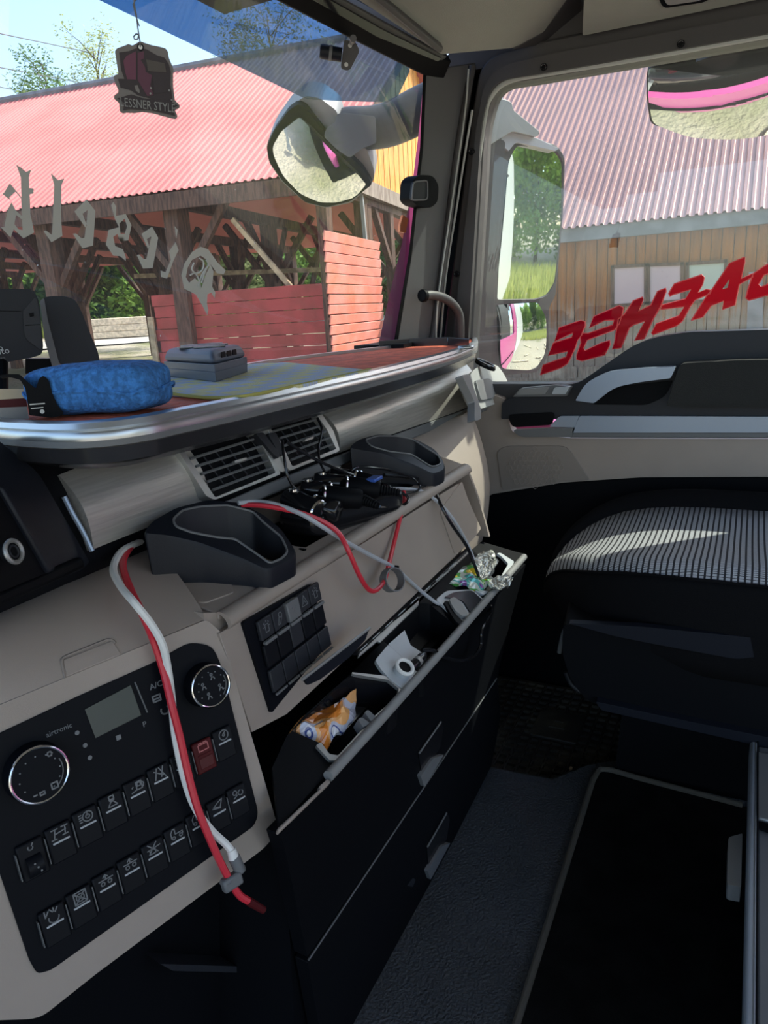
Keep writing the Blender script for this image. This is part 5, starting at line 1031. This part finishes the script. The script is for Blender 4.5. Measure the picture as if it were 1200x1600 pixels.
# front mirror
fm = thing('front_mirror', 'grey-housed convex front mirror on an arm outside the windscreen', 'mirror', tuple(ray(500, 240)*1.75))
PMa = facing(500, 240, 1.95); PMf = (PMa[0], (PMa[1]-Vector((-.30, .22, -.93)).normalized()).normalized())
zm = lambda *p: [(400+a/3, b/3) for a, b in p]
gl_ = rnd(zm((205, 545), (260, 590), (330, 660), (480, 810), (520, 870), (470, 920), (380, 942), (300, 938), (210, 895), (130, 810), (85, 720), (80, 680), (120, 610)), 6)
hs_ = rnd(zm((200, 470), (235, 448), (300, 460), (380, 520), (400, 600), (520, 700), (555, 800), (552, 850), (450, 950), (330, 975), (230, 950), (120, 850), (60, 760), (48, 680), (80, 610), (150, 510)), 8)
slab('housing', hs_, PMf, .06, 'midgrey', fm, off=-.012, bevel=.012, smooth=70)
slab('housing_rim', rnd(zm((195, 488), (230, 500), (320, 620), (500, 790), (545, 865), (440, 945), (330, 972), (230, 948), (125, 850), (62, 760), (50, 690), (85, 610), (150, 520)), 5), PMf, .02, 'black', fm, off=.004, holes=[gl_], bevel=.002)
# glass is modest tilt from square-on so that it stays inside its rim; curvature shows the yard
gg = conv(gl_, PMf, .020, .004, 'mirror_glass', 'mirror', fm, off=.001)
ap = [onp(x, y, PMa) for x, y in zm((395, 610), (440, 600), (520, 600), (600, 590), (680, 560), (760, 520), (830, 490))]
obj('arm', MB().tube(cr(ap, 5), [.045*(1-.012*i*.0)*s for i, s in enumerate(np.linspace(.78, 1.0, len(cr(ap, 5))))] if False else list(np.linspace(.044, .052, len(cr(ap, 5)))), 18), 'charcoal', fm, smooth=60)
slab('arm_shell', rnd(zm((318, 640), (330, 600), (375, 570), (380, 535), (400, 528), (560, 545), (565, 670), (500, 695), (440, 740), (380, 700)), 5), PMa, .05, 'grey_plastic', fm, off=.06, bevel=.008, smooth=60)
# side mirrors
sm_ = thing('side_mirror', 'tall main mirror with a smaller wide-angle mirror below, outside the door', 'mirror', tuple(ray(830, 500)*1.9))
PSm = (facing(830, 400, 2.05)[0], -(Vector((0.02, -1, .0)).normalized()-ray(830, 350).normalized()).normalized())
zq = lambda *p: [(690+a/5.714, 80+b/5.714) for a, b in p]; zw = lambda *p: [(700+a/5, 320+b/5) for a, b in p]
main_g = rnd([(794, 250, 14), (808, 226, 10), (868, 234, 12), (880, 252, 8), (877, 330, 0), (868, 440, 6), (856, 462, 10), (836, 467, 0), (777, 468, 4), (778, 420, 0)], 8)
wide_g = rnd([(776, 476, 3), (838, 472, 6), (850, 496, 8), (850, 548, 10), (842, 574, 8), (826, 578, 8), (782, 576, 8), (778, 545, 0)], 6)
house = rnd([(764, 590, 0), (770, 400, 0), (788, 224, 10), (800, 212, 10), (870, 226, 12), (883, 246, 10), (880, 330, 0), (868, 462, 6), (858, 480, 4), (855, 560, 10), (840, 582, 10), (790, 586, 8)], 6)
slab('mirror_housing', house, PSm, .09, 'black', sm_, off=-.004, bevel=.010, smooth=70)
slab('mirror_bezel', house, PSm, .012, 'frame_dark', sm_, off=.006, holes=[main_g, wide_g], bevel=.002)
base_n = (Vector((0.02, -1, .03)).normalized()-ray(830, 350).normalized()).normalized()
def inrim(px, sag, nn_, back, name='mirror_glass'): return conv(px, (PSm[0]+PSm[1]*back, nn_), sag, .004, name, 'mirror', sm_)
inrim(main_g, .006, PSm[1], -.001); inrim(wide_g, .020, PSm[1], -.001, 'wide_angle_glass')
slab('mirror_top_cover', rnd([(780, 224, 0), (790, 200, 10), (840, 216, 8), (874, 232, 4), (868, 236, 0), (806, 222, 6), (795, 236, 0)], 4), PSm, .08, 'lightgrey', sm_, off=.016, bevel=.004)
slab('upper_arm', rnd([(758, 190, 0), (768, 160, 10), (784, 153, 8), (800, 160, 6), (802, 172, 4), (844, 206, 4), (840, 214, 4), (800, 205, 6), (760, 230, 0)], 5), PSm, .10, 'frame_silver', sm_, off=.03, bevel=.010, smooth=60)
slab('dark_upright', rnd([(730, 600, 0), (742, 400, 0), (758, 210, 6), (790, 220, 6), (776, 400, 0), (766, 600, 0)], 5), PSm, .06, 'frame_dark', sm_, off=.02, bevel=.01)  # dark upright behind the front edge of the door glass
# kerb mirror over the door
km = thing('kerb_mirror', 'wide convex kerb mirror in a dark housing above the passenger window', 'mirror', tuple(ray(1110, 150)*1.5))
PKm = facing(1110, 150, 1.75); PKm = (PKm[0], (PKm[1]+Vector((0, 0, .85))).normalized())
kg = rnd([(1013, 106, 6), (1040, 104, 4), (1130, 108, 0), (1260, 88, 0), (1290, 150, 0), (1240, 200, 10), (1160, 210, 20), (1080, 208, 20), (1020, 190, 10), (1013, 150, 8)], 8)
slab('mirror_housing', rnd([(1011, 108, 8), (1060, 88, 10), (1170, 70, 10), (1300, 50, 0), (1300, 160, 0), (1240, 206, 10), (1160, 213, 20), (1080, 211, 20), (1016, 194, 10), (1010, 150, 8)], 8), PKm, .10, 'navy_black', km, off=-.01, bevel=.010, smooth=70)
conv(kg, PKm, .022, .004, 'mirror_glass', 'mirror', km, off=.001)
slab('mirror_arm', rnd([(1085, 98, 4), (1170, 66, 6), (1150, 96, 6), (1128, 110, 3)], 4), PKm, .05, 'navy_black', km, off=.03, bevel=.006)
# ================================================================== THE YARD
def gz(x, y):
    d = math.hypot(x, y); z = -2.3+.4*min(1, max(0, (x-3)/9)) if y > -6 else -2.3+.4*min(1, max(0, (x-3)/9))
    if d > 24: z += min(1.5, (d-24)*.045)
    return z
gx, gy = np.linspace(-60, 120, 91), np.linspace(-90, 120, 106)
mb = MB().grid([[K(x, y, gz(x, y)+.05*noise.noise(Vector((x*.4, y*.4, 0)))) for x in gx] for y in gy])
tag(obj('ground', mb, 'gravel', smooth=80), 'gravel yard with patches of grass', kind='structure')
hx_, hy_ = np.linspace(0, 110, 60), np.linspace(0, 120, 60)
mb = MB().grid([[K(x, y, (-3 if math.hypot(x, y) < 56 or y < 12 else -1+min(8.5, (math.hypot(x, y)-56)*.5)+1.2*noise.noise(Vector((x*.3, y*.3, 3))))) for x in hx_] for y in hy_])
tag(obj('ground', mb, 'leaf_dark', smooth=80), 'wooded hillside behind the shed', kind='structure')
# road beyond the shed
rp = [(10, 50), (24, 41), (32, 33.5), (42, 27), (60, 18)]
mb = MB().grid([[K(a*s, b*s, gz(a*s, b*s)+.07) for a, b in rp] for s in (.93, 1.0, 1.07)]); tag(obj('road', mb, 'road'), 'pale road beyond the open shed', kind='structure')
# ---- open shed with red roof (corner post at 14.1, 8.2)
EC = Vector((14.1, 8.2, 3.0)); ED = Vector((-.148, .989, 0)).normalized(); EA = Vector((ED.y, -ED.x, 0)); PITCH = .64; RW = 6.9
def SA(a, b, z): return EC+ED*a+EA*b+Z*z                  # along the eave, inwards, up from the eave
LA = 26.
shed = thing('open_shed', 'long open timber shed with bright red corrugated roof and plank gable', 'shed', tuple(SA(0, 0, 0)[:2])+(-1.95,))
sl = Vector((0, 0, 0)); up_s = (EA+Z*PITCH).normalized(); nr_s = (Z-EA*PITCH).normalized()
def corr(a0, a1, b0, b1, org, along, slope, nrm, pitch, h):
    prof = []; k = 0; a = a0
    while a < a1: prof += [(a, 0), (a+pitch*.45, 0), (a+pitch*.60, h), (a+pitch*.85, h)]; a += pitch
    rows = [[org+along*p+slope*b+nrm*q for p, q in prof] for b in (b0, (b0+b1)/2, b1)]
    return MB().grid(rows, -nrm*.01)
SL = RW*math.hypot(1, PITCH); ov = .45
for k in range(4):
    obj('roof_sheet', corr(-.5+k*6.6, 6.1+k*6.6, -ov*1.1-.02*(k % 2), SL, EC, ED, up_s, nr_s, .19, .030), 'roof_red', shed, smooth=20)
far_s = (EA-Z*PITCH).normalized(); obj('rear_roof', MB().prism([SA(-.5, RW, RW*PITCH), SA(LA, RW, RW*PITCH), SA(LA, RW*2+.5, -.3), SA(-.5, RW*2+.5, -.3)], -Z*.05), 'roof_red', shed)
obj('ridge_cap', MB().tube([SA(-.55, RW, RW*PITCH+.04), SA(LA, RW, RW*PITCH+.04)], .13, 8), 'fascia', shed)
obj('under_boarding', MB().prism([SA(-.45, -ov, -ov*PITCH-.06), SA(LA, -ov, -ov*PITCH-.06), SA(LA, RW, RW*PITCH-.06), SA(-.45, RW, RW*PITCH-.06)], -nr_s*.02), 'roof_under', shed)
def beam(name, p, q_, w2, m='timber', par=shed, w3=None): 
    t = (q_-p).normalized(); s_ = t.cross(Z); s_ = s_.normalized() if s_.length > .01 else X; u = s_.cross(t)
    return obj(name, MB().box((p+q_)/2, ((q_-p).length/2, w2, w3 or w2), (t, s_, u)), m, par)
beam('eave_beam', SA(-.4, 0, -.28), SA(LA, 0, -.28), .14, 'timber', w3=.16)
obj('fascia_board', MB().box((SA(-.5, -ov, -.48)+SA(LA, -ov, -.48))/2, ((LA+.5)/2, .03, .17), (ED, EA, Z)), 'timber', shed)
for i in range(22): beam('rafter', SA(.3+i*1.15, -.3, -.33), SA(.3+i*1.15, RW, RW*PITCH-.18), .06, 'timber', w3=.09)
for b in (1.6, 3.4, 5.2): beam('purlin', SA(0, b, b*PITCH-.32), SA(LA, b, b*PITCH-.32), .08, 'timber')
for i in range(8):
    beam('tie_beam', SA(i*3.55, 0, -.42), SA(i*3.55, RW*2, -.42), .11, 'timber', w3=.13)
    g0 = -4.95
    for bb, ww in ((0, .20), (4.6, .17), (9.2, .17), (13.8, .16)):
        pz = SA(i*3.55+(0 if bb else .0), bb, g0); po = beam('post', pz, SA(i*3.55, bb, -.35), ww*(1 if i else .6))
        if i or bb:
            for sgn in (-1, 1):
                beam('brace', SA(i*3.55, bb, -2.2), SA(i*3.55+sgn*1.35, bb, -.42), .075)
            if bb: beam('brace', SA(i*3.55, bb, -1.9), SA(i*3.55, bb-1.3, -.5), .075)
beam('brace', SA(2.2, .1, -.9), SA(.45, .1, -3.0), .05, 'timber_light'); beam('rail', SA(.2, 4.4, -1.9), SA(8, 4.4, -1.6), .06, 'timber_light')
for k in range(3): beam('hanging_timber', SA(2+k*1.2, 5, -.6), SA(2.4+k*1.2, 4.6, -2.4), .06, 'timber')
# gable planks
gb = -.04
k = 0; b = .25
obj('gable_backing', MB().prism([SA(.03, .2, -.1), SA(.03, RW*2-.2, -.1), SA(.03, RW, RW*PITCH-.15)], ED*.02), 'timber', shed)
while b < RW*2-.4:
    wdt = .235; top = PITCH*(min(b, 2*RW-b))-.10; 
    if top > .15: obj('gable_plank', MB().box(SA(gb-.012*(k % 2), b+wdt/2, top/2-.12), (.012, wdt/2-.006, (top+.1)/2), (ED, EA, Z)), 'orange_wood', shed)
    b += wdt; k += 1
beam('gable_beam', SA(-.16, -.3, -.22), SA(-.16, RW*2, -.22), .09, 'weathered', w3=.17)
for s_, (b0, b1) in enumerate(((-.5, RW+.02),)): obj('rake_board', MB().box((SA(-.5, b0, b0*PITCH-.07)+SA(-.5, b1, b1*PITCH-.07))/2, ((b1-b0)/2*math.hypot(1, PITCH), .02, .09), (up_s, ED, nr_s)), 'timber', shed)
for b0, ww in ((2.35, .12), (2.75, .10)): beam('post', SA(0, b0, -4.95), SA(0, b0, -.3), ww, 'timber' if ww > .11 else 'timber')
beam('post_batten', SA(-.14, 2.2, -1.7), SA(-.14, 2.05, -.3), .04, 'midgrey')
# sunlit board wall at the gable end and eave-side board wall with shade put into its colour
bw = thing('board_wall', 'sunlit salmon-red board wall of overlapping planks at the shed gable', 'wall', tuple(SA(0, 1.2, -5)))
for i in range(17):
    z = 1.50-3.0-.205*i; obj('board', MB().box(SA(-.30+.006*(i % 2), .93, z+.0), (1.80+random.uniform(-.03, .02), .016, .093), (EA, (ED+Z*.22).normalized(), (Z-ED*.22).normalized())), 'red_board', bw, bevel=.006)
obj('backing', MB().box(SA(-.22, .93, -3.15), (1.72, .02, 1.70), (EA, ED, Z)), 'timber', bw)
dw = thing('board_wall', 'shade-darkened red board wall along the open side of the shed', 'wall', tuple(SA(2.2, 0, -5)))
for i in range(9):
    z = .50-3.0-.26*i; obj('board', MB().box(SA(2.25, -.05+.01*(i % 2), z), (2.15+random.uniform(-.05, .05), .02, .125), (ED, EA, Z)), 'shaded_red_board', dw, bevel=.006)
o = obj('corner_batten', MB().box(SA(4.5, -.12, -3.6), (.07, .03, .75), (ED, EA, Z)), 'timber_light', dw)
# ---- plank building with pale roof beside the passenger door
bar = thing('plank_building', 'brown plank building with faded pink corrugated roof beside the lorry', 'building', (18, 0, -1.95))
ez_ = 1.75; rs = (X+Z*.72).normalized(); rn_ = (Z-X*.72).normalized()
for k in range(3): obj('roof_sheet', corr(-14+k*7.1, -6.9+k*7.1, -.35, 9.5, K(18, 0, ez_), Y, rs, rn_, .178, .05), 'roof_pale', bar, smooth=20)
obj('roof_lining', MB().prism([K(17.9, -14, ez_-.12), K(17.9, 7.3, ez_-.12), K(25.5, 7.3, ez_+5.3), K(25.5, -14, ez_+5.3)], -Z*.05), 'roof_under', bar)
obj('gutter_board', MB().box((17.85, -3.4, ez_-.34), (.04, 10.7, .15)), 'fascia', bar, bevel=.01)
y = -14; k = 0
while y < 7.2:
    wdt = random.uniform(.19, .25); dz = random.uniform(-.02, .02)
    obj('wall_plank', MB().box((18.05+.015*(k % 2), y+wdt/2, -.15+dz), (.014, wdt/2-.009, 1.75)), 'brown_wood', bar); y += wdt; k += 1
obj('wall_backing', MB().box((18.12, -3.4, -.15), (.02, 10.6, 1.8)), 'timber', bar)
obj('plinth', MB().box((18.0, -3.4, -2.05), (.06, 10.6, .22)), 'weathered', bar)
for i in range(5): obj('plinth_board', MB().box((17.93, 4.3-i*1.2, -1.72), (.02, .58, .14)), 'weathered', bar)
PW = plane((17.98, 0, 0), (1, 0, 0))
for k, q_ in enumerate(([(957, 417), (1009, 414), (1009, 474), (957, 478)], [(1013, 414), (1066, 412), (1066, 470), (1013, 474)], [(1074, 412), (1134, 408), (1134, 468), (1074, 472)])):
    wn = slab('window', q_, PW, .03, 'window_green' if k == 2 else 'window_pale', bar); c4 = P(q_, PW, .02); mbb = MB()
    for a, b in zip(c4, c4[1:]+c4[:1]): mbb.box((a+b)/2, ((b-a).length/2+.03, .02, .035), ((b-a).normalized(), X, X.cross((b-a).normalized())))
    obj('window_frame', mbb, 'timber', wn)
slab('metal_door', [(1170, 425), (1192, 424), (1192, 530), (1166, 530)], PW, .04, 'fascia', bar)
obj('corner_end_wall', MB().box((21.8, 7.15, -.2), (3.8, .04, 1.8)), 'brown_wood', bar)
# ---- timber pile, bank and bits beyond the shed
for i in range(9):
    c = Vector((33.7, 34.2, 0))+Vector((.7, .7, 0))*((i//3)*.5)+Vector((.68, -.73, 0))*random.uniform(-.3, .3); c.z = gz(c.x, c.y)+.3+.38*(i % 3)
    tag(obj('squared_log', MB().box(c, (2.4, .22, .18), ((X*.68-Y*.73), (X*.73+Y*.68), Z)), 'pale_timber', bevel=.02), ['pale squared timber at the bottom of the stack beyond the road', 'pale squared timber in the middle layer of the stack beyond the road', 'pale squared timber on top of the stack beyond the road'][i % 3], 'timber', 'squared timbers stacked beyond the road')
def blades(name, lbl, cx, cy, rx, ry, n, h, m):
    mb = MB(); rng = random.Random(5)
    for i in range(n):
        x = cx+rng.uniform(-rx, rx); y = cy+rng.uniform(-ry, ry); z = gz(x, y)
        if y > 0 and math.hypot(x, y) < 53: continue
        hh = h*rng.uniform(.5, 1.2); a = rng.uniform(0, 6.28); w_ = h*.09; dx, dy = math.cos(a)*w_, math.sin(a)*w_; l = rng.uniform(-.3, .3)*hh
        mb.add([K(x-dx, y-dy, z), K(x+dx, y+dy, z), K(x+l, y+l*.5, z+hh)], [(0, 1, 2)])
    return tag(obj(name, mb, m), lbl, 'grass', kind='stuff')
blades('tall_grass', 'tall weeds growing on the bank behind the shed', 36, 40, 16, 10, 9000, 1.1, 'grass')
blades('tall_grass', 'yellow-green grass behind the lorry seen in the side mirror', 7, -16, 6, 6, 6000, .6, 'grass')
def tree(lbl, x, y, h, cr_, m, n, size=.28, base=None, trunk=.16, sparse=False, seed=1, group=None, elong=1.):
    rng = random.Random(seed); z = gz(x, y) if base is None else base; t = thing('tree', lbl, 'tree', (x, y, z), group); mb = MB()
    mb.tube([K(x, y, z-.2), K(x+.1, y, z+h*.4), K(x, y+.1, z+h*.85)], [trunk, trunk*.7, trunk*.2], 8)
    tips = []
    for i in range(10 if not sparse else 14):
        a = rng.uniform(0, 6.28); zz = z+h*rng.uniform(.3, .8); tip = K(x+math.cos(a)*cr_*.7, y+math.sin(a)*cr_*.7, zz+h*.14); tips.append(tip); mb.tube([K(x, y, zz-.1), lerp(K(x, y, zz), tip, .5)+Z*.1, tip], [trunk*.35, trunk*.2, trunk*.06], 5)
    obj('trunk', mb, 'bark', t, smooth=60)
    cl_ = [(K(x, y, z+h*.62), cr_*.75)]+[(p, cr_*rng.uniform(.28, .5)) for p in tips]+[(K(x+rng.uniform(-.5, .5)*cr_, y+rng.uniform(-.5, .5)*cr_, z+h*rng.uniform(.35, .95)), cr_*rng.uniform(.25, .45)) for _ in range(12)]
    if not sparse: cl_ += [(K(x+rng.uniform(-.8, .8)*cr_, y+rng.uniform(-.8, .8)*cr_, z+h*rng.uniform(.05, .4)), cr_*.4) for _ in range(8)]
    vs, fs = [], []
    for i in range(n):
        c, r_ = cl_[rng.randrange(len(cl_))] if rng.random() > .1 else cl_[0]
        d = Vector((rng.gauss(0, 1), rng.gauss(0, 1), rng.gauss(0, 1)*elong)).normalized()*r_*(rng.random()**.4); p = c+d
        a = Vector((rng.gauss(0, 1), rng.gauss(0, 1), rng.gauss(0, 1))).normalized()*size*rng.uniform(.5, 1); b = a.orthogonal().normalized()*size*.45
        k = len(vs); vs += [p-a*.5, p+b*.5, p+a*.5, p-b*.5]; fs.append((k, k+1, k+2, k+3))
    mb = MB(); mb.v = [tuple(v) for v in vs]; mb.f = fs; tag(obj('foliage', mb, m, t), kind='stuff')
    return t
places = [(19, 52, 11, 4.5, 'leaf'), (26, 50, 9, 4.2, 'leaf_dark'), (31, 47, 10, 4.5, 'leaf'), (37, 44, 9.5, 4.2, 'leaf_dark'), (42, 40, 11, 4.6, 'leaf'), (47, 36, 9.5, 4.4, 'leaf_pale'), (50, 31, 10, 4.5, 'leaf'), (53, 26, 11, 4.8, 'leaf_dark'), (54, 20, 9, 4.2, 'leaf_pale'), (34, 52, 12, 5, 'leaf_dark'), (44, 46, 12, 5, 'leaf_dark'), (24, 57, 12, 5, 'leaf'), (52, 40, 12, 5, 'leaf')]
for i, (x, y, h, c_, m_) in enumerate(places): tree({'leaf': 'bright green leafy tree in the dense belt beyond the road', 'leaf_dark': 'dark green leafy tree in the dense belt beyond the road', 'leaf_pale': 'pale yellow-green tree in the dense belt beyond the road'}[m_], x, y, h, c_, m_, 11000, .55, seed=i+3, group='trees in the belt behind the shed')
def at(px, py, t): p = ray(px, py)*t; return p
for px, t, lb, h, cr_, n, m_, top in ((62, 36, 'thin sparse tree above the roof ridge at the far left', 7, 1.6, 2000, 'leaf_dark', 62), (140, 38, 'tall sparse yellow-green tree above the roof ridge', 9, 1.9, 2600, 'leaf_pale', 28), (415, 34, 'dark leafy tree seen through the blue visor', 9, 2.9, 6000, 'leaf_dark', -30)):
    p = at(px, top, t); tree(lb, p.x, p.y, h, cr_, m_, n, .24, base=p.z-h, sparse=True, seed=int(px), trunk=.10)
p = at(75, 138, 30); tree('low dark bush behind the ridge at the far left', p.x, p.y, 2.2, 1.5, 'leaf_dark', 1400, .25, base=p.z-1.9, seed=31, trunk=.05)
for i, (x, y, h, c_, m_) in enumerate([(3, -26, 9, 3.6, 'leaf'), (8, -30, 11, 4, 'leaf_dark'), (13, -28, 10, 3.6, 'leaf'), (18, -33, 12, 4.4, 'leaf_dark'), (24, -30, 11, 4.2, 'leaf'), (10, -36, 13, 4.6, 'leaf_dark')]): tree('leafy tree behind the lorry, seen in the side mirrors', x, y, h, c_, m_, 9000, .5, seed=i+50, group='trees behind the lorry seen in the mirrors')
for k, (a, b) in enumerate((((-40, 44), (150, 84)), ((-40, 98), (120, 128)), ((-40, 128), (40, 144)))):
    o = obj('overhead_wire', MB().tube([at(a[0], a[1], 26), at(b[0], b[1], 40)], .02, 5), 'wire'); tag(o, ['highest overhead wire crossing the sky at the left', 'middle overhead wire crossing the sky at the left', 'lowest overhead wire just above the roof ridge at the left'][k], 'wire')
# scrap planks and stones on the ground (seen in the mirrors)
rg = random.Random(4)
for i in range(14):
    x, y = rg.uniform(1.9, 7), rg.uniform(-8, 3.5); a = rg.uniform(0, 3.1); tag(obj('scrap_board', MB().box((x, y, gz(x, y)+.06), (rg.uniform(.3, .9), .06, .02), (K(math.cos(a), math.sin(a), 0), K(-math.sin(a), math.cos(a), 0), Z)), 'pale_timber'), 'pale scrap board lying on the gravel, seen in the mirrors', 'board', 'scrap boards on the gravel')
for o in list(bpy.data.objects):
    if '_w' in o: del o['_w']
